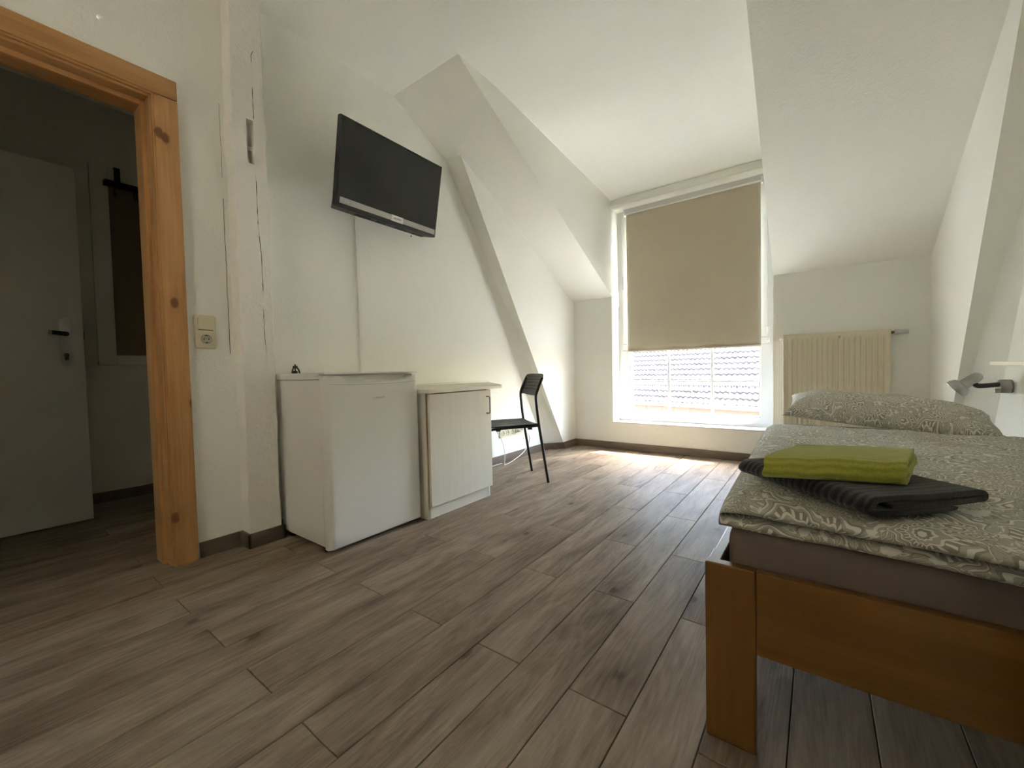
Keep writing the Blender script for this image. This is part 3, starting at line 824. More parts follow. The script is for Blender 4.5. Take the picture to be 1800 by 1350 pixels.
bm = B(); tube(bm, [(-3.2, -0.06, -0.03), (8.6, -0.06, -0.03)], 0.065, 10); bx(bm, -3.2, 8.6, -0.02, 0.30, -0.14, -0.09); link('gutter', bm, GUTTER, hs)
# snow guard on the third row
sg = B()
base = tpose(2, 0).translation + Vector((0, -0.06, 0.10))
for dz in (0.0, 0.20): bx(sg, -0.3, 5.7, base.y - 0.008, base.y + 0.008, base.z + dz, base.z + dz + 0.014)
x = -0.3
while x < 5.7: bx(sg, x, x + 0.010, base.y - 0.004, base.y + 0.004, base.z, base.z + 0.20); x += 0.105
for x in (1.0, 2.5, 4.0, 5.4): bx(sg, x, x + 0.035, base.y - 0.01, base.y + 0.012, base.z - 0.14, base.z + 0.24)
link('snow_guard', sg, GUARD, hs)
bm = B(); bx(bm, -40, 40, 4.6, 60, -6.1, -6.0)
struct('ground_yard', bm, COURT, 'paved yard below the window, between the houses', 'ground')

bm = B(); bx(bm, -16, 12, -10.0, -7.0, -6.0, 8.0)  # unseen wall added as a warm sunlight reflector for the fill window
struct('house', bm, mat('cream_bounce', (0.74, 0.63, 0.47), 0.9), 'cream wall added unseen behind the camera to bounce warm sunlight into the fill window', 'house')
bm = B(); bx(bm, -40, 40, -7.0, -1.6, -6.1, -6.0)  # unseen ground added for its sunlit bounce below the fill window
struct('ground_yard', bm, COURT, 'paved ground added behind the house to bounce sunlight towards the fill window', 'ground')

# ------------------------------------------------------------------ television
tvW, tvH = 0.735, 0.456
tilt, tyaw = 0.191, 0.012
tv = empty('television', 'black flat television tilted down on the wall above the fridge', 'television', (-2.057, 1.623, 1.981))
nrm = Vector((math.cos(tyaw), math.sin(tyaw), 0)); axy = Vector((-math.sin(tyaw), math.cos(tyaw), 0))
upt = Vector((0, 0, 1)) * math.cos(tilt) + nrm * math.sin(tilt); out = axy.cross(upt)
tv.matrix_world = Matrix.Translation((-2.057, 1.623, 1.981)) @ Matrix((axy, upt, out)).transposed().to_4x4()
# local: x along the wall (away from camera), y up, z out of the screen
bm = B(); bx(bm, -tvW / 2, tvW / 2, -tvH / 2, tvH / 2, -0.028, 0.0, 0.003); link('casing', bm, DARK, tv)
bm = B()
hull(bm, [(-tvW / 2 - 0.013, -tvH / 2 - 0.004, -0.001), (tvW / 2 - 0.01, -tvH / 2 - 0.004, -0.001), (tvW / 2 - 0.01, -tvH / 2 + 0.030, -0.001), (-tvW / 2 - 0.013, -tvH / 2 + 0.050, -0.001)],
     [(-tvW / 2 + 0.01, -tvH / 2 - 0.016, -0.055), (tvW / 2 - 0.09, -tvH / 2 - 0.016, -0.055), (tvW / 2 - 0.12, -tvH / 2 + 0.20, -0.06), (-tvW / 2 + 0.04, -tvH / 2 + 0.20, -0.06)])
bmesh.ops.bevel(bm, geom=bm.edges[:], offset=0.004, segments=2, affect='EDGES'); link('rear_housing', bm, DARK, tv)
bm = B(); bx(bm, -tvW / 2 + 0.012, tvW / 2 - 0.012, -tvH / 2 + 0.052, tvH / 2 - 0.012, 0.0, 0.0012); link('screen', bm, SCREEN, tv)
bm = B(); bx(bm, -tvW / 2 + 0.026, tvW / 2 - 0.012, -tvH / 2 + 0.016, -tvH / 2 + 0.048, 0.0, 0.003, 0.001); band = link('silver_band', bm, SILVER, tv)
bm = B(); bx(bm, 0.0, 0.088, -tvH / 2 + 0.014, -tvH / 2 + 0.050, 0.001, 0.0045, 0.001); lp = link('logo_plate', bm, LOGOPLATE, tv)
def text(name, body, size, m, parent, mtx, align='CENTER'):
    cu = bpy.data.curves.new(name, 'FONT'); cu.body = body; cu.size = size; cu.extrude = 0.0004
    cu.align_x = align; cu.align_y = 'CENTER'; cu.materials.append(m)
    tmp = bpy.data.objects.new(name, cu); COL.objects.link(tmp)
    bpy.context.view_layer.update()
    me = bpy.data.meshes.new_from_object(tmp.evaluated_get(bpy.context.evaluated_depsgraph_get()))
    bpy.data.objects.remove(tmp, do_unlink=True)
    o = bpy.data.objects.new(name, me); COL.objects.link(o); o.parent = parent; o.matrix_local = mtx
    return o
text('logo', 'GRUNDIG', 0.013, DARK, lp, Matrix.Translation((0.044, -tvH / 2 + 0.032, 0.005)))
text('lettering', 'T  LED', 0.010, LOGOPLATE, band, Matrix.Translation((-tvW / 2 + 0.07, -tvH / 2 + 0.032, 0.0034)))
for (a, b_) in ((-0.22, -0.12), (-0.08, -0.02), (0.06, 0.14), (0.2, 0.28)):
    bm = B(); bx(bm, a, b_, -tvH / 2 - 0.0165, -tvH / 2 + 0.004, -0.04, -0.025); link('vent', bm, HOLE, tv)
# wall bracket behind, square to the wall
bm = B(); bx(bm, -0.09, 0.09, -0.02, 0.16, -0.085, -0.055, 0.003); link('mount_plate', bm, BLACK, tv)
inv = tv.matrix_world.inverted()
bm = B(); tube(bm, [inv @ Vector((-2.305, 1.66, 2.03)), inv @ Vector((-2.12, 1.63, 2.02))], 0.018, 10); link('mount_arm', bm, BLACK, tv)
for k, (y, z) in enumerate(((1.735, 1.845), (1.79, 1.833), (1.835, 1.822), (1.953, 1.800))):
    o = B(); lathe(o, (XL, y, z), (1, 0, 0), [(0, 0.004), (0.006, 0.004), (0.007, 0.0)], 10)
    tag(link('wall_plug', o, HOLE, None, True), ('first', 'second', 'third', 'last')[k] + ' small dark drill plug, counted from the fridge side, in the wall under the television', 'wall plug', 'drill plugs under the television')
bm = B(); bx(bm, XL, XL + 0.012, 1.514, 1.530, 0.80, 2.02, 0.002)
struct('trim_cable_duct', bm, WHITEP, 'white cable duct running down from the television to the fridge', 'cable duct')

# ------------------------------------------------------------------ fridge
fr = empty('fridge', 'white under-counter fridge beside the timber post', 'fridge', (-2.02, 1.27, 0))
def fp(name, bm, m, par=None, smooth=False):
    o = link(name, bm, m, par or fr, smooth)
    if par is None: o.location = (2.02, -1.27, 0)
    return o
Y0, Y1 = 0.998, 1.545
bm = B(); bx(bm, -2.275, -1.857, Y0 + 0.004, Y1 - 0.004, 0.028, 0.815, 0.004); fp('cabinet_body', bm, FRIDGE)
bm = B(); bx(bm, -2.28, -1.853, Y0 + 0.001, Y1 - 0.001, 0.8165, 0.848, 0.003, 2); bx(bm, -1.86, -1.803, Y0 + 0.001, Y1 - 0.001, 0.8385, 0.8482, 0.003, 2); fp('lid', bm, FRIDGE)
bm = B(); bx(bm, -1.8575, -1.8445, Y0 + 0.014, Y1 - 0.014, 0.045, 0.815); fp('door_seal', bm, FRIDGE_D)
# door with a scooped grip along the top
bm = B(); ny, nz = 60, 60
xd = -1.800; zd0, zd1 = 0.022, 0.832; vv = []
zl = [zd0 + (zd1 - zd0) * (j / 12) for j in range(10)]
zl = [zd0, zd0 + 0.003, zd0 + 0.008, 0.06, 0.2, 0.4, 0.6, 0.70, 0.76, 0.782] + [0.790 + i * 0.042 / 20 for i in range(21)]
def scoop(y, z):
    u = (y - 0.5 * (Y0 + Y1) - 0.014) / 0.222
    if abs(u) >= 1: return 0.0
    zb = 0.7975 + 0.036 * max(0.0, abs(u) - 0.70) ** 1.5 / (0.30 ** 1.5)
    t = (z - zb) / 0.012
    t = min(max(t, 0), 1); e = min(1.0, (1 - abs(u)) / 0.06)
    return 0.038 * (t * t * (3 - 2 * t)) * e
yl = [Y0, Y0 + 0.002, Y0 + 0.006, Y0 + 0.013, Y0 + 0.024] + [Y0 + 0.034 + (Y1 - Y0 - 0.068) * i / 50 for i in range(51)] + [Y1 - 0.024, Y1 - 0.013, Y1 - 0.006, Y1 - 0.002, Y1]
for z in zl:
    row = []
    for y in yl:
        e = min(y - Y0, Y1 - y); k = max(0.0, 1 - e / 0.024); x = xd - 0.016 * k ** 2.4
        ez = z - zd0; kz = max(0.0, 1 - ez / 0.008); x -= 0.006 * kz ** 2
        row.append(bm.verts.new((x - scoop(y, z), y, z)))
    vv.append(row)
for j in range(len(zl) - 1):
    for i in range(len(yl) - 1): bm.faces.new((vv[j][i], vv[j][i + 1], vv[j + 1][i + 1], vv[j + 1][i]))
xb = -1.846
bk = [[bm.verts.new((xb, r[i].co.y, r[i].co.z)) for r in vv] for i in (0, len(yl) - 1)]
for j in range(len(zl) - 1):
    bm.faces.new((bk[0][j], vv[j][0], vv[j + 1][0], bk[0][j + 1])); bm.faces.new((vv[j][-1], bk[1][j], bk[1][j + 1], vv[j + 1][-1]))
bm.faces.new([bk[0][0], bk[1][0]] + [vv[0][i] for i in range(len(yl) - 1, -1, -1)])
bm.faces.new([bk[1][-1], bk[0][-1]] + [vv[-1][i] for i in range(len(yl))])
bm.faces.new([bk[0][j] for j in range(len(zl))] + [bk[1][j] for j in range(len(zl) - 1, -1, -1)])
bmesh.ops.recalc_face_normals(bm, faces=bm.faces[:])
fdoor = fp('door', bm, FRIDGE); autosmooth(fdoor, 40)
# a fine line that parts the grip cap from the panel
bm = B()
for i in range(4, len(yl) - 5):
    def zc(y): 
        u = (y - 0.5 * (Y0 + Y1)) / 0.25
        return 0.794 - 0.008 * (1 - u * u)
    a, b_ = yl[i], yl[i + 1]
    bm.faces.new([bm.verts.new((xd + 0.0005, a, zc(a) - 0.0007)), bm.verts.new((xd + 0.0005, b_, zc(b_) - 0.0007)), bm.verts.new((xd + 0.0005, b_, zc(b_) + 0.0007)), bm.verts.new((xd + 0.0005, a, zc(a) + 0.0007))])
fp('cap_seam', bm, FRIDGE_D, fdoor)
lg = text('logo', 'L\u00b7GARANT', 0.0150, LOGO, fdoor, Matrix.Identity(4))
lg.matrix_local = Matrix.Translation((xd + 0.0006, 1.283, 0.716)) @ Matrix(((0, 0, 1), (1, 0, 0), (0, 1, 0))).to_4x4()
for (x, y) in ((-2.22, 1.03), (-2.22, 1.51), (-1.88, 1.03), (-1.88, 1.51)):
    bm = B(); lathe(bm, (x, y, 0.0006), (0, 0, 1), [(0, 0.0), (0, 0.018), (0.012, 0.02), (0.03, 0.014)], 12); fp('foot', bm, DARK)
bm = B(); bx(bm, -1.852, -1.83, Y0 + 0.006, Y0 + 0.05, 0.014, 0.028, 0.003); fp('hinge', bm, FRIDGE)
# little clip on the fridge's back edge
bm = B()
tube(bm, [(-2.262, 1.092, 0.862), (-2.262, 1.092, 0.899)], 0.0035, 8)
lathe(bm, (-2.262, 1.092, 0.878), (0, 0, 1), [(0, 0.010), (0.006, 0.013), (0.012, 0.010), (0.014, 0.003)], 12)
for sgn in (-1, 1): tube(bm, catmull([(-2.262, 1.092, 0.885), (-2.258, 1.092 + sgn * 0.014, 0.872), (-2.256, 1.092 + sgn * 0.020, 0.8495)]), 0.0042, 8)
lathe(bm, (-2.262, 1.092, 0.8485), (0, 0, 1), [(0, 0.0), (0, 0.012), (0.014, 0.010), (0.016, 0.003)], 12)
tag(link('metal_clip', bm, BRASS, None), 'tiny dark metal clip standing on the back edge of the fridge top', 'clip')

# ------------------------------------------------------------------ base cabinet and worktop
cb = empty('base_cabinet', 'pale laminate base cabinet between the fridge and the chair', 'cabinet', (-2.02, 1.84, 0))
def cp(name, bm, m, par=None):
    o = link(name, bm, m, par or cb)
    if par is None: o.location = (2.02, -1.84, 0)
    return o
CY0, CY1, CXF = 1.568, 2.118, -1.775
bm = B(); bx(bm, -2.29, CXF, CY0, CY0 + 0.018, 0.0006, 0.720); cp('side_panel', bm, LIGHTW)
bm = B(); bx(bm, -2.29, CXF, CY1 - 0.018, CY1, 0.0006, 0.720); cp('side_panel', bm, LIGHTW)
bm = B(); bx(bm, CXF, CXF + 0.0012, CY0 + 0.001, CY0 + 0.017, 0.0006, 0.720); cp('edge_band', bm, EDGEB)
bm = B(); bx(bm, -2.29, CXF - 0.002, CY0 + 0.018, CY1 - 0.018, 0.075, 0.093); cp('bottom_panel', bm, LIGHTW)
bm = B(); bx(bm, -2.29, -2.282, CY0 + 0.018, CY1 - 0.018, 0.075, 0.720); cp('back_panel', bm, LIGHTW)
bm = B(); bx(bm, CXF - 0.016, CXF - 0.001, CY0 + 0.018, CY1 - 0.018, 0.0006, 0.076); cp('plinth', bm, LIGHTW)
bm = B(); bx(bm, CXF + 0.002, CXF + 0.020, CY0 + 0.012, CY1 + 0.004, 0.072, 0.714, 0.0012); cdoor = cp('door', bm, LIGHTW)
bm = B(); hx = CXF + 0.020
tube(bm, [(hx, 2.076, 0.672), (hx + 0.022, 2.076, 0.672), (hx + 0.030, 2.076, 0.664), (hx + 0.030, 2.076, 0.570), (hx + 0.022, 2.076, 0.562), (hx, 2.076, 0.562)], 0.0045, 8)
cp('handle', bm, STEEL, cdoor)
bm = B(); prism(bm, [(-1.737, 1.556), (-1.737, 2.222), (XL + 0.004, 2.765), (XL + 0.004, 1.556)], 2, 0.7205, 0.744)
bmesh.ops.bevel(bm, geom=bm.edges[:], offset=0.0015, segments=1, affect='EDGES')
wt = tag(link('worktop', bm, TOPW), 'pale wood-effect worktop on the base cabinet, its end cut off slantwise', 'worktop')
bm = B(); bx(bm, XL + 0.002, XL + 0.016, 1.56, 2.755, 0.744, 0.757, 0.001); link('back_strip', bm, TOPW, wt)

# ------------------------------------------------------------------ chair
ch = empty('dining_chair', 'black metal chair with perforated backrest drawn up to the worktop', 'chair')
bdir = Vector((0.612, 0.791, 0)).normalized(); lat = Vector((bdir.y, -bdir.x, 0))
F1 = Vector((-1.602, 2.590, 0)); F2 = Vector((-1.925, 2.836, 0))
mid = (F1 + F2) / 2; hw = (F1 - F2).length / 2
ch.matrix_world = Matrix.Translation(mid) @ Matrix((lat, bdir, Vector((0, 0, 1)))).transposed().to_4x4()
# local: x to the near side, y to the back, z up
r_ = 0.0105
prof = catmull([(0, 0.0006), (-0.034, 0.225), (-0.066, 0.445), (-0.082, 0.58), (-0.083, 0.655), (-0.062, 0.715), (-0.032, 0.775)], 4)
prof = catmull([(0, 0.0, 0.0006), (0, -0.034, 0.225), (0, -0.066, 0.445), (0, -0.080, 0.58), (0, -0.083, 0.655), (0, -0.062, 0.715), (0, -0.030, 0.782)], 4)
for s in (-1, 1):
    bm = B(); tube(bm, [(s * (hw - r_), p.y, p.z) for p in prof], r_, 10); link('back_leg', bm, BLACK, ch)
    bm = B(); tube(bm, catmull([(s * (hw - r_), -0.075, 0.428), (s * (hw - r_), -0.30, 0.424), (s * (hw - r_), -0.435, 0.415), (s * (hw - r_), -0.462, 0.38), (s * (hw - r_), -0.475, 0.0006)], 5), 0.0095, 10); link('front_leg', bm, BLACK, ch)
    bm = B()
    for yy in (-0.13, -0.37): bx(bm, s * (hw - 0.03) - 0.014, s * (hw - 0.03) + 0.014, yy - 0.016, yy + 0.016, 0.402, 0.424, 0.003)
    link('stop', bm, BLACK, ch)
bm = B(); tube(bm, [(-hw + 0.02, -0.43, 0.418), (hw - 0.02, -0.43, 0.418)], 0.008, 8); tube(bm, [(-hw + 0.01, -0.068, 0.425), (hw - 0.01, -0.068, 0.425)], 0.0095, 8); link('cross_bar', bm, BLACK, ch)
# backrest: a rounded plate with rows of slots
def slot_plate(nu, nv, fpos, is_hole, th, name, m, inset=None):
    bm = B(); g = [[bm.verts.new(fpos(i / nu, j / nv)) for j in range(nv + 1)] for i in range(nu + 1)]
    for i in range(nu):
        for j in range(nv):
            if not is_hole(i, j): bm.faces.new((g[i][j], g[i + 1][j], g[i + 1][j + 1], g[i][j + 1]))
    loose = [v for v in bm.verts if not v.link_faces]
    for v in loose: bm.verts.remove(v)
    bmesh.ops.recalc_face_normals(bm, faces=bm.faces[:])
    bm.normal_update()
    bmesh.ops.solidify(bm, geom=bm.faces[:], thickness=th)
    return link(name, bm, m, ch)
bw = hw + 0.006
def bpos(u, v):
    z = 0.642 + 0.168 * v; a = 2 * u - 1
    yb = -0.086 + 0.062 * v ** 1.1 + 0.022 * (1 - a * a)
    w = bw * (1 - 0.10 * max(0, (v - 0.72) / 0.28) ** 2.4 - 0.02 * (1 - v))
    if v < 0.08: z += 0.014 * (1 - a * a) ** 0.5
    if v > 0.999: z -= 0.006 * abs(a) ** 6
    return (a * w, yb, z)
def bhole(i, j): return 4 <= i <= 36 and i % 3 == 1 and 6 <= j <= 18 and j % 3 == 0
slot_plate(41, 21, bpos, bhole, 0.005, 'backrest', SEATB)
def spos(u, v):
    a = 2 * u - 1; y = -0.465 + 0.40 * v
    w = hw * (1.0 - 0.03 * v); z = 0.440 - 0.010 * (1 - a * a) * 0.8 + 0.004 * v - 0.012 * max(0, (0.08 - v) / 0.08)
    return (a * w, y, z)
def shole(i, j): return 3 <= i <= 27 and i % 15 != 0 and j % 2 == 1 and 4 <= j <= 40
slot_plate(31, 45, spos, shole, 0.009, 'seat', SEATB)

# ------------------------------------------------------------------ electrics
def socket(par, xw, y, z, s=0.027, smooth=True):
    bm = B(); lathe(bm, (xw, y, z), (1, 0, 0), [(0, s * 0.78), (0.004, s * 0.80), (0.0045, s * 0.76), (-0.006 + 0.0075, s * 0.70), (0.0012, 0.0)], 24)
    return bm
def face_plate(y0, y1, z0, z1, x0, x1, r=0.012, bev=0.003):
    bm = B(); pts = []
    for (cyy, czz, a0) in ((y1 - r, z1 - r, 0), (y0 + r, z1 - r, 90), (y0 + r, z0 + r, 180), (y1 - r, z0 + r, 270)):
        for k in range(5):
            a = math.radians(a0 + 22.5 * k); pts.append((cyy + r * math.cos(a), czz + r * math.sin(a)))
    fs = prism(bm, pts, 0, x0, x1)
    top = [e for e in bm.edges if all(abs(v.co.x - x1) < 1e-6 for v in e.verts)]
    bmesh.ops.bevel(bm, geom=top, offset=bev, segments=2, affect='EDGES')
    return bm
sw = empty('light_switch', 'cream light switch combined with a socket beside the pine door frame', 'light switch', (XL, 0.706, 1.05))
def swp(name, bm, m, par=None):
    o = link(name, bm, m, par or sw)
    if par is None: o.location = (-XL, -0.706, -1.05)
    return o
swp('cover_frame', face_plate(0.664, 0.748, 0.975, 1.129, XL, XL + 0.010), CREAM)
rk = swp('rocker', face_plate(0.676, 0.737, 1.062, 1.118, XL + 0.008, XL + 0.0165, 0.005, 0.002), CREAM)
bm = B(); bx(bm, XL + 0.0095, XL + 0.0115, 0.677, 0.736, 1.0585, 1.0615); swp('rocker_gap', bm, HOLE)
sk = swp('socket_insert', face_plate(0.677, 0.736, 0.988, 1.047, XL + 0.008, XL + 0.013, 0.006, 0.0015), CREAM)
def schuko(par_fn, parent, x, y, z):
    bm = B(); lathe(bm, (x, y, z), (1, 0, 0), [(0.0003, 0.0), (0.0003, 0.0185), (0.0022, 0.0195), (0.0022, 0.0215), (0.0, 0.0225)], 24); w_ = par_fn('socket_well', bm, CREAM_D, parent)
    bm = B()
    for dy in (-0.0095, 0.0095): lathe(bm, (x + 0.0006, y + dy, z), (1, 0, 0), [(0, 0.0032), (0.0004, 0.0030), (0.0004, 0.0)], 10)
    lathe(bm, (x + 0.0006, y, z), (1, 0, 0), [(0, 0.0017), (0.0004, 0.0015), (0.0004, 0.0)], 8)
    for dz in (-0.0165, 0.0165): bx(bm, x + 0.0005, x + 0.003, y - 0.004, y + 0.004, z + dz - 0.0018, z + dz + 0.0018)
    par_fn('contact_holes', bm, HOLE, parent)
schuko(swp, sk, XL + 0.013, 0.7065, 1.0175)

ss = empty('socket_strip', 'cream five-gang wall socket strip low on the wall behind the chair', 'socket', (XL, 3.09, 0.268))
def ssp(name, bm, m, par=None):
    o = link(name, bm, m, par or ss)
    if par is None: o.location = (-XL, -3.09, -0.268)
    return o
ssp('cover_frame', face_plate(2.900, 3.268, 0.228, 0.309, XL, XL + 0.011, 0.010), CREAM)
for k in range(5):
    yc = 2.942 + 0.071 * k
    g_ = ssp('socket_insert', face_plate(yc - 0.029, yc + 0.029, 0.240, 0.297, XL + 0.009, XL + 0.0135, 0.005, 0.0015), CREAM)
    schuko(ssp, g_, XL + 0.0135, yc, 0.2685)
# plug with its cable
pc = empty('power_cable', 'white power cable plugged into the socket strip and trailing over the floor', 'cable', (XL + 0.015, 3.155, 0.268))
def pcp(name, bm, m):
    o = link(name, bm, m, pc, True); o.location = (-XL - 0.015, -3.155, -0.268); return o
bm = B(); lathe(bm, (XL + 0.016, 3.155, 0.2685), (1, 0, 0), [(0, 0.0), (0, 0.0175), (0.02, 0.017), (0.028, 0.012), (0.045, 0.008), (0.046, 0)], 16); pcp('plug', bm, WHITEP)
bm = B(); tube(bm, catmull([(XL + 0.055, 3.155, 0.268), (XL + 0.075, 3.19, 0.262), (XL + 0.085, 3.25, 0.215), (XL + 0.085, 3.24, 0.13), (XL + 0.09, 3.12, 0.06), (XL + 0.085, 2.95, 0.014), (XL + 0.08, 2.885, 0.006), (XL + 0.085, 2.86, 0.0065), (XL + 0.08, 2.868, 0.03), (XL + 0.07, 2.885, 0.12), (XL + 0.05, 2.86, 0.24), (XL + 0.04, 2.78, 0.33), (XL + 0.035, 2.68, 0.345), (XL + 0.03, 2.45, 0.32), (XL + 0.03, 2.2, 0.25)], 8), 0.0038, 8); pcp('cord', bm, WHITEP)
bm = B(); tube(bm, catmull([(XL + 0.020, 2.35, 0.005), (XL + 0.018, 2.6, 0.005), (XL + 0.017, 2.78, 0.005), (XL + 0.021, 2.90, 0.005)], 8), 0.0032, 8)
tag(link('floor_cable', bm, WHITEP, None, True), 'thin white cable lying along the skirting behind the cabinet', 'cable')

# ------------------------------------------------------------------ radiator
rd = empty('radiator', 'cream ribbed panel radiator below the slope behind the bed', 'radiator', (0.09, 4.0, 0.3))
def rp(name, bm, m, smooth=False):
    o = link(name, bm, m, rd, smooth); o.location = (-0.09, -4.0, -0.3); return o
rx0, rx1, rz0, rz1, ryf = -0.230, 0.414, 0.22, 1.076, 3.978
bm = B(); bx(bm, rx0, rx0 + 0.012, ryf - 0.004, 4.05, rz0, rz1, 0.003); bx(bm, rx1 - 0.012, rx1, ryf - 0.004, 4.05, rz0, rz1, 0.003); rp('side_cover', bm, RAD)
bm = B(); bx(bm, rx0 + 0.004, rx1 - 0.004, ryf + 0.002, 4.05, rz1 - 0.010, rz1 - 0.002, 0.002)
for k in range(20): bx(bm, rx0 + 0.025 + k * 0.03, rx0 + 0.033 + k * 0.03, ryf + 0.015, 4.04, rz1 - 0.0025, rz1 - 0.0012)
rp('top_grille', bm, RAD)
bm = B(); NP = 19; pitch = (rx1 - rx0 - 0.034) / NP; cols = []
zr = [rz0 + 0.01, rz0 + 0.03, rz0 + 0.045, rz1 - 0.055, rz1 - 0.042, rz1 - 0.034, rz1 - 0.006]
def depth(z):
    if z <= rz0 + 0.03 or z >= rz1 - 0.036: return 0.0
    if z >= rz1 - 0.043: return 0.45
    return 1.0
for i in range(NP * 8 + 1):
    u = (i % 8) / 8; x = rx0 + 0.017 + i * pitch / 8
    g = 0.0 if u < 0.30 else (math.sin(PI * (u - 0.30) / 0.70) ** 0.45)
    cols.append([bm.verts.new((x, ryf + 0.011 * g * depth(z), z)) for z in zr])
for a, b_ in zip(cols, cols[1:]):
    for j in range(len(zr) - 1): bm.faces.new((a[j], b_[j], b_[j + 1], a[j + 1]))
for xx, cc in ((rx0 + 0.004, cols[0]), (rx1 - 0.004, cols[-1])):
    ed = [bm.verts.new((xx, ryf, z)) for z in zr]
    for j in range(len(zr) - 1): bm.faces.new((ed[j], cc[j], cc[j + 1], ed[j + 1]))
bmesh.ops.recalc_face_normals(bm, faces=bm.faces[:])
rp('front_panel', bm, RAD, True)
bm = B(); bx(bm, 0.118, 0.134, ryf - 0.004, ryf, 1.028, 1.046, 0.001); rp('badge', bm, SILVER)
bm = B(); tube(bm, [(rx1, 4.012, 1.052), (rx1 + 0.022, 4.012, 1.052)], 0.010, 10); tube(bm, [(rx1 + 0.012, 4.012, 1.052), (rx1 + 0.012, 4.062, 1.052)], 0.010, 10); rp('valve', bm, STEEL)
bm = B(); lathe(bm, (rx1 + 0.022, 4.012, 1.052), (1, 0, 0), [(0, 0.0), (0, 0.020), (0.018, 0.021), (0.022, 0.018), (0.07, 0.017), (0.075, 0.013), (0.075, 0)], 20); rp('thermostat_head', bm, mat('thermostat_grey', (0.55, 0.55, 0.55), 0.35))
bm = B(); tube(bm, [(rx0 - 0.016, 4.0, 1.045), (rx0, 4.0, 1.045)], 0.006, 8); lathe(bm, (rx0 - 0.024, 4.0, 1.045), (1, 0, 0), [(0, 0), (0, 0.010), (0.010, 0.010), (0.010, 0)], 10); rp('bleed_valve', bm, WHITEP)

# ------------------------------------------------------------------ shelf and reading lamp
bm = B(); bx(bm, 0.622, XR, 1.35, 2.79, 0.814, 0.831, 0.002)
tag(link('wall_shelf', bm, SHELFM), 'narrow cream shelf on the wall above the bed', 'shelf')
lm = empty('reading_lamp', 'silver spot lamp with a black arm on the wall over the pillow', 'lamp', (XR, 3.12, 0.705))
def lpn(name, bm, m, par=None):
    o = link(name, bm, m, par or lm)
    if par is None: o.location = (-XR, -3.12, -0.705)
    return o
bm = B(); lathe(bm, (XR, 3.12, 0.705), (-1, 0, 0), [(0, 0.0), (0, 0.034), (0.006, 0.035), (0.040, 0.034), (0.044, 0.030), (0.044, 0.0)], 24); lpn('wall_mount', bm, STEEL)
bm = B(); bx(bm, XR - 0.062, XR - 0.042, 3.095, 3.110, 0.672, 0.694, 0.003); lpn('switch', bm, STEEL)
bm = B(); tube(bm, catmull([(XR - 0.036, 3.115, 0.716), (0.71, 3.10, 0.713), (0.655, 3.09, 0.708), (0.640, 3.085, 0.716), (0.628, 3.085, 0.730)], 5), [0.012] * 21, 12); lpn('arm', bm, BLACK)
hp0 = Vector((0.644, 3.085, 0.752)); hd = Vector((-0.100, 0.022, -0.088)).normalized()
bm = B(); lathe(bm, hp0, hd, [(-0.024, 0.0), (-0.021, 0.012), (-0.012, 0.020), (0.0, 0.024), (0.008, 0.0245), (0.056, 0.0245), (0.057, 0.026), (0.059, 0.0315), (0.064, 0.038), (0.072, 0.0435), (0.083, 0.047), (0.096, 0.0485), (0.099, 0.048), (0.098, 0.045), (0.085, 0.043), (0.072, 0.036), (0.066, 0.0)], 28)
hdn = lpn('lamp_head', bm, CHROME)
bm = B(); lathe(bm, hp0, hd, [(0.068, 0.0), (0.07, 0.018), (0.09, 0.022), (0.098, 0.012), (0.1, 0.0)], 16); lpn('bulb', bm, mat('bulb_glass', (0.8, 0.8, 0.78), 0.15), hdn)

# ------------------------------------------------------------------ bed
bd = empty('bed', 'wooden single bed with square legs standing along the right wall', 'bed', (-0.2, 1.0, 0))
def bp(name, bm, m, par=None):
    o = link(name, bm, m, par or bd)
    if par is None: o.location = (0.2, -1.0, 0)
    return o
BX0, BX1, BY0, BY1, ZT, ZB = -0.205, 0.762, 0.990, 3.06, 0.402, 0.222
for (ax, bx_, tx) in ((BX0, BX0 + 0.099, 0), (BX1 - 0.099, BX1, 1)):
    for (ya, yb) in ((BY0, BY0 + 0.027), (BY1 - 0.027, BY1)):
        bm = B(); bx(bm, ax, bx_, ya, yb, 0.0006, ZT, 0.003)
        sx = ax if tx == 0 else bx_ - 0.027
        y2, y3 = (yb - 0.001, yb + 0.075) if ya == BY0 else (ya - 0.075, ya + 0.001)
        bx(bm, sx, sx + 0.027, y2, y3, 0.0006, ZT - 0.006, 0.003)
        bp('leg', bm, BEECHZ)
bm = B(); bx(bm, BX0 + 0.0995, BX1 - 0.0995, BY0 + 0.001, BY0 + 0.026, ZB, ZT - 0.001, 0.003); bp('footboard', bm, BEECHX)
bm = B(); bx(bm, BX0 + 0.0995, BX1 - 0.0995, BY1 - 0.026, BY1 - 0.001, ZB, ZT + 0.0, 0.003); bp('headboard', bm, BEECHX)
for sx in (BX0 + 0.001, BX1 - 0.027):
    bm = B(); bx(bm, sx, sx + 0.025, BY0 + 0.104, BY1 - 0.104, ZB, ZT - 0.010, 0.003); bp('side_rail', bm, BEECHY)
for k in range(14):
    bm = B(); y = 1.10 + k * 0.14; bx(bm, BX0 + 0.03, BX1 - 0.03, y, y + 0.06, 0.27, 0.285); bp('slat', bm, MATT)
# mattress in a jersey sheet
def softbox(x0, x1, y0, y1, z0, z1, r, bulge=0.0, n=4):
    bm = B(); bx(bm, x0, x1, y0, y1, z0, z1)
    bmesh.ops.bevel(bm, geom=bm.edges[:], offset=r, segments=6, affect='EDGES', profile=0.55)
    return bm
bm = softbox(-0.165, 0.733, 1.022, 3.03, 0.2855, 0.478, 0.035)
mt = link('mattress', bm, SHEET, None, True); tag(mt, 'single mattress in a brown-grey jersey sheet lying in the wooden bed', 'mattress')

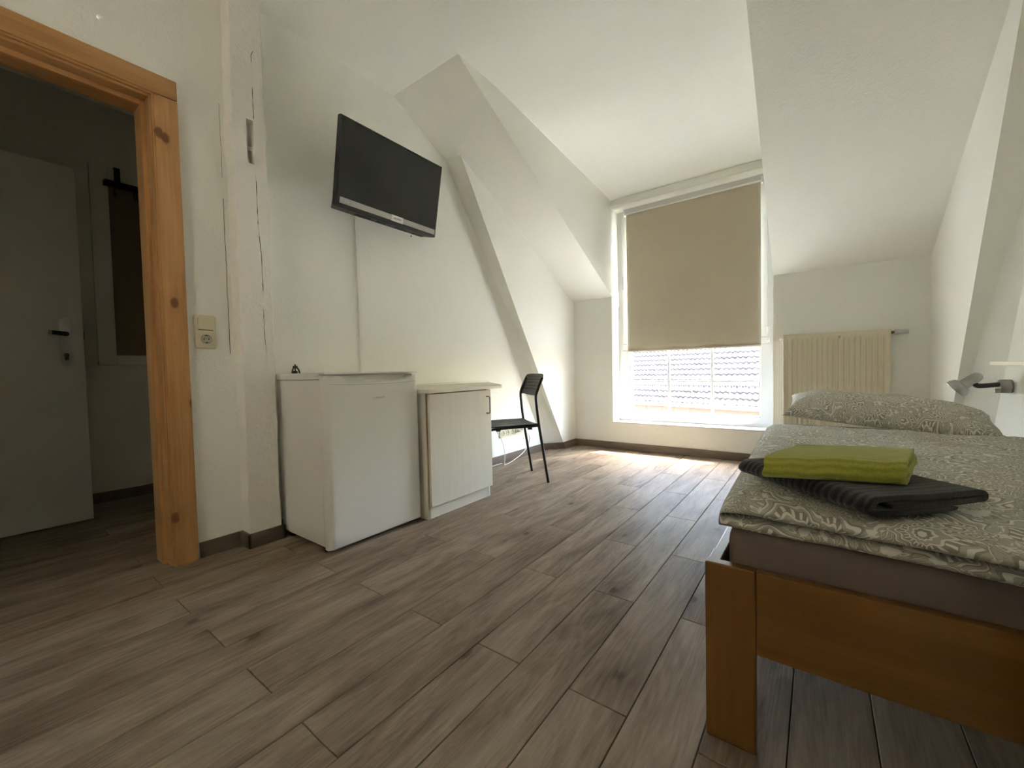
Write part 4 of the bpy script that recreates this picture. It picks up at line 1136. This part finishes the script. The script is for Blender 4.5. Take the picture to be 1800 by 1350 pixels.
# duvet, folded double: profile in (y, z) swept across the bed
from mathutils import noise as mn
def duvet():
    bm = B(); uvl = bm.loops.layers.uv.new('UVMap')
    zb = 0.479
    back = 2.58
    lower = [(back, zb), (1.9, zb), (1.4, zb), (1.12, zb), (1.04, zb + 0.0), (1.024, zb + 0.004), (1.014, zb + 0.013), (1.02, zb + 0.022), (1.05, zb + 0.027), (1.095, zb + 0.028)]
    upper = [(1.095, zb + 0.031), (1.045, zb + 0.031), (1.014, zb + 0.036), (1.002, zb + 0.046), (1.006, zb + 0.057), (1.028, zb + 0.066), (1.08, zb + 0.070), (1.18, zb + 0.072), (1.3, zb + 0.073), (1.45, zb + 0.073), (1.6, zb + 0.072), (1.8, zb + 0.071), (2.0, zb + 0.070), (2.2, zb + 0.068), (2.4, zb + 0.062), (2.52, zb + 0.048), (2.575, zb + 0.026), (back + 0.008, zb + 0.010)]
    prof = lower + upper
    # resample finely
    P = catmull([(p[0], p[1], 0) for p in prof], 5)
    nx = 90; X0, X1 = -0.198, 0.752
    arc = [0.0]
    for a, b_ in zip(P, P[1:]): arc.append(arc[-1] + (b_ - a).length)
    grid = []
    for i in range(nx + 1):
        u = i / nx; x = X0 + (X1 - X0) * u
        eL = (x - X0); eR = X1 - x; e = min(eL, eR)
        k = min(1.0, e / 0.085); k = math.sqrt(max(0.0, 1 - (1 - k) ** 2))
        row = []
        for j, p in enumerate(P):
            y, z = p.x, p.y
            top = j > len(lower) * 5
            zc = zb + 0.024
            amp = 0.25 + 0.75 * k
            zz = zc + (z - zc) * amp if z > zc else z
            if top:
                w1 = mn.noise(Vector((x * 4.0, y * 3.0, 1.7))) * 0.008
                w2 = mn.noise(Vector((x * 11, y * 7, 4.2))) * 0.006 + mn.noise(Vector((x * 5 + y * 14, y * 4 - x * 3, 9.2))) * 0.005
                w3 = mn.noise(Vector((x * 30, y * 9, 2.2))) * 0.0025
                fy = min(1.0, max(0.0, (y - 1.0) / 0.15)) * 0.8 + 0.2
                zz += (w1 + w2 + w3) * k * fy
            xs = x + (-0.035 * (y - 1.0) / 1.5 + 0.02) * max(0.0, 1 - eL / 0.5)
            yy = y + mn.noise(Vector((x * 3.5, 0.3, z * 9))) * 0.014 + mn.noise(Vector((x * 9, 1.3 + (2 if top else 0), 3.0))) * 0.006
            yy -= 0.11 * (xs + 0.17) * max(0.0, min(1.0, (1.45 - y) / 0.4))
            if y < 1.15: yy += 0.010 * (0 if top else math.sin(x * 8))
            xx = xs + mn.noise(Vector((5.0, y * 5, z * 4))) * 0.008 * (1 if eL < 0.3 else 0)
            row.append(bm.verts.new((xx, yy, max(zz, zb))))
        grid.append(row)
    m_ = len(P)
    for i in range(nx):
        for j in range(m_):
            j2 = (j + 1) % m_
            f = bm.faces.new((grid[i][j], grid[i + 1][j], grid[i + 1][j2], grid[i][j2])); f.smooth = True
            aj2 = arc[j2] if j2 else arc[-1] + 0.02
            for lp_, (ii, a) in zip(f.loops, ((i, arc[j]), (i + 1, arc[j]), (i + 1, aj2), (i, aj2))):
                lp_[uvl].uv = ((X1 - X0) * ii / nx, a)
    bm.faces.new(grid[0][::-1]); bm.faces.new(grid[-1])
    bmesh.ops.recalc_face_normals(bm, faces=bm.faces[:])
    return tag(link('duvet', bm, PAIS), 'grey paisley duvet folded double over the mattress', 'duvet')
duvet()

def pillow():
    bm = B(); uvl = bm.loops.layers.uv.new('UVMap'); n = 44; m_ = 30; Lx, Ly = 0.82, 0.44
    top, bot = [], []
    def pos(u, v, s):
        a, b_ = 2 * u - 1, 2 * v - 1
        e = (1 - abs(a) ** 3.2) * (1 - abs(b_) ** 2.6)
        h = 0.086 * max(e, 0) ** 0.55
        pinch = 1 - 0.07 * (abs(a) ** 4) * (1 - abs(b_)) ; pinchx = 1 - 0.045 * (1 - abs(a) * 0) * (1 - abs(b_) ** 2) * 0 
        x = a * Lx / 2 * (1 - 0.05 * (1 - abs(b_) ** 2) * abs(a) ** 3); y = b_ * Ly / 2 * (1 - 0.10 * (1 - abs(a) ** 2))
        z = s * h * (1.15 if s > 0 else 0.36)
        wr = mn.noise(Vector((x * 9, y * 12, 3 + s))) * 0.010 + mn.noise(Vector((x * 25, y * 22, s))) * 0.004
        z += wr * max(e, 0) ** 0.4 * (1 if s > 0 else 0.3)
        if abs(a) > 0.86: z += mn.noise(Vector((x * 30, y * 18, 8))) * 0.008
        return (x, y, z)
    for s, G in ((1, top), (-1, bot)):
        for i in range(n + 1):
            row = []
            for j in range(m_ + 1):
                if s < 0 and (i in (0, n) or j in (0, m_)): row.append(top[i][j])
                else: row.append(bm.verts.new(pos(i / n, j / m_, s)))
            G.append(row)
    for s, G in ((1, top), (-1, bot)):
        for i in range(n):
            for j in range(m_):
                f = bm.faces.new((G[i][j], G[i + 1][j], G[i + 1][j + 1], G[i][j + 1])); f.smooth = True
                for lp_, (ii, jj) in zip(f.loops, ((i, j), (i + 1, j), (i + 1, j + 1), (i, j + 1))):
                    lp_[uvl].uv = (ii / n * Lx * 1.1 + 2.3 + (0 if s > 0 else 1.7), jj / m_ * Ly * 1.15 + 0.4)
    bmesh.ops.recalc_face_normals(bm, faces=bm.faces[:])
    o = tag(link('pillow', bm, PAIS), 'grey paisley pillow lying at the head of the bed', 'pillow')
    o.location = (0.262, 2.84, 0.566); o.rotation_euler = (math.radians(11), math.radians(6.0), math.radians(-2))
    return o
pillow()

# folded towels: a thick sheet laid along a folded path
def towel(name, path, th, width, m, origin, rot, label, wob=0.004, shear=0.0):
    """path in (v, z); swept along local x by width"""
    bm = B(); uvl = bm.loops.layers.uv.new('UVMap')
    C = catmull([(p[0], p[1], 0) for p in path], 8); n = len(C); nx = 40
    arc = [0.0]
    for a, b_ in zip(C, C[1:]): arc.append(arc[-1] + (b_ - a).length)
    up, dn = [], []
    for k, p in enumerate(C):
        d = (C[min(k + 1, n - 1)] - C[max(k - 1, 0)]).normalized(); nn = Vector((-d.y, d.x, 0))
        t = th / 2
        if k < 3 or k > n - 4: t *= (0.55, 0.8, 0.95)[min(k, n - 1 - k)]
        up.append(p + nn * t); dn.append(p - nn * t)
    loop = up + dn[::-1]; la = arc + [arc[-1] + 0.01 + (arc[-1] - a) for a in arc[::-1]]
    grid = []
    for i in range(nx + 1):
        u = i / nx; x = width * u; row = []
        for p in loop:
            e = min(u, 1 - u) * width
            dx = mn.noise(Vector((p.x * 14, p.y * 50, 2.0 + u * 0.1))) * 0.006 * (1 if (u < 0.15 or u > 0.85) else 0)
            dz = mn.noise(Vector((x * 8, p.x * 8, 1.0))) * wob + mn.noise(Vector((x * 18, p.x * 16, 6.0))) * wob * 0.5
            dv = mn.noise(Vector((x * 6, 3.0, p.y * 20))) * 0.006
            zz = p.y + dz * min(1, max(0, p.y / 0.02))
            row.append(bm.verts.new((x + dx + shear * p.x, p.x + dv, max(zz, 0.0))))
        grid.append(row)
    N = len(loop)
    for i in range(nx):
        for j in range(N):
            j2 = (j + 1) % N; f = bm.faces.new((grid[i][j], grid[i + 1][j], grid[i + 1][j2], grid[i][j2])); f.smooth = True
            a2 = la[j2] if j2 else la[-1] + 0.01
            for lp_, (ii, a) in zip(f.loops, ((i, la[j]), (i + 1, la[j]), (i + 1, a2), (i, a2))): lp_[uvl].uv = (width * ii / nx, a)
    for s, row in ((0, grid[0]), (1, grid[-1])):
        # end caps as strips between the two sides of the sheet
        for k in range(n - 1):
            q4 = (row[k], row[k + 1], row[N - 2 - k], row[N - 1 - k])
            f = bm.faces.new(q4 if s == 0 else q4[::-1])
            for lp_ in f.loops: lp_[uvl].uv = (width * s, 0.01)
    bmesh.ops.recalc_face_normals(bm, faces=bm.faces[:])
    o = tag(link(name, bm, m), label, 'towel'); o.location = origin; o.rotation_euler = rot
    return o

def frame_rot(e1):
    return math.atan2(e1.y, e1.x)
# black: fold edge from the left corner to the front corner
def fold_path(D, th, top_end, h):
    # middle layer, tucked at the back, bottom layer, round the front, top layer
    lo, mi, hi = th * 0.55, th * 1.55, h
    return [(0.045, mi + 0.004), (D * 0.4, mi), (D - 0.05, mi), (D - 0.012, mi - 0.002), (D - 0.002, th), (D - 0.014, lo), (D * 0.5, lo), (0.05, lo), (0.016, lo + 0.002),
            (0.003, (lo + hi) / 2), (0.016, hi - 0.001), (0.05, hi), (D * 0.4, hi - 0.004), (D * 0.8, th * 2.6), (top_end - 0.012, th * 2.5), (top_end, th * 2.4)]
bl0, bl1 = Vector((-0.165, 1.205)), Vector((0.072, 0.968))
e1 = (bl1 - bl0); Wd = e1.length; rz = frame_rot(Vector((e1.x, e1.y, 0)))
D_, lo_, mi_, hi_ = 0.262, 0.0055, 0.0165, 0.0330
bp_ = [(0.05, mi_ + 0.001), (D_ * 0.5, mi_), (D_ - 0.02, mi_ + 0.001), (D_ - 0.005, mi_ + 0.002), (D_, mi_ + 0.007), (D_ - 0.006, mi_ + 0.0125), (D_ - 0.022, mi_ + 0.0135), (D_ * 0.55, hi_ - 0.002), (0.05, hi_), (0.016, hi_ - 0.001),
       (0.003, (lo_ + hi_) / 2), (0.016, lo_ + 0.002), (0.05, lo_), (D_ * 0.45, lo_), (D_ * 0.74, lo_)]
towel('bath_towel', bp_, 0.0098, Wd, BLACKT, (bl0.x, bl0.y, 0.5583), (0, 0, rz), 'black ribbed towel folded flat on the duvet under the green one', 0.0015)
# green: front fold edge left to right
gp_ = fold_path(0.27, 0.0115, 0.268, 0.043)
towel('hand_towel', gp_, 0.0108, 0.240, GREENT, (-0.094, 1.008, 0.5972), (0, 0, math.radians(17)), 'lime green towel folded on top of the black towel', 0.004, 0.52)
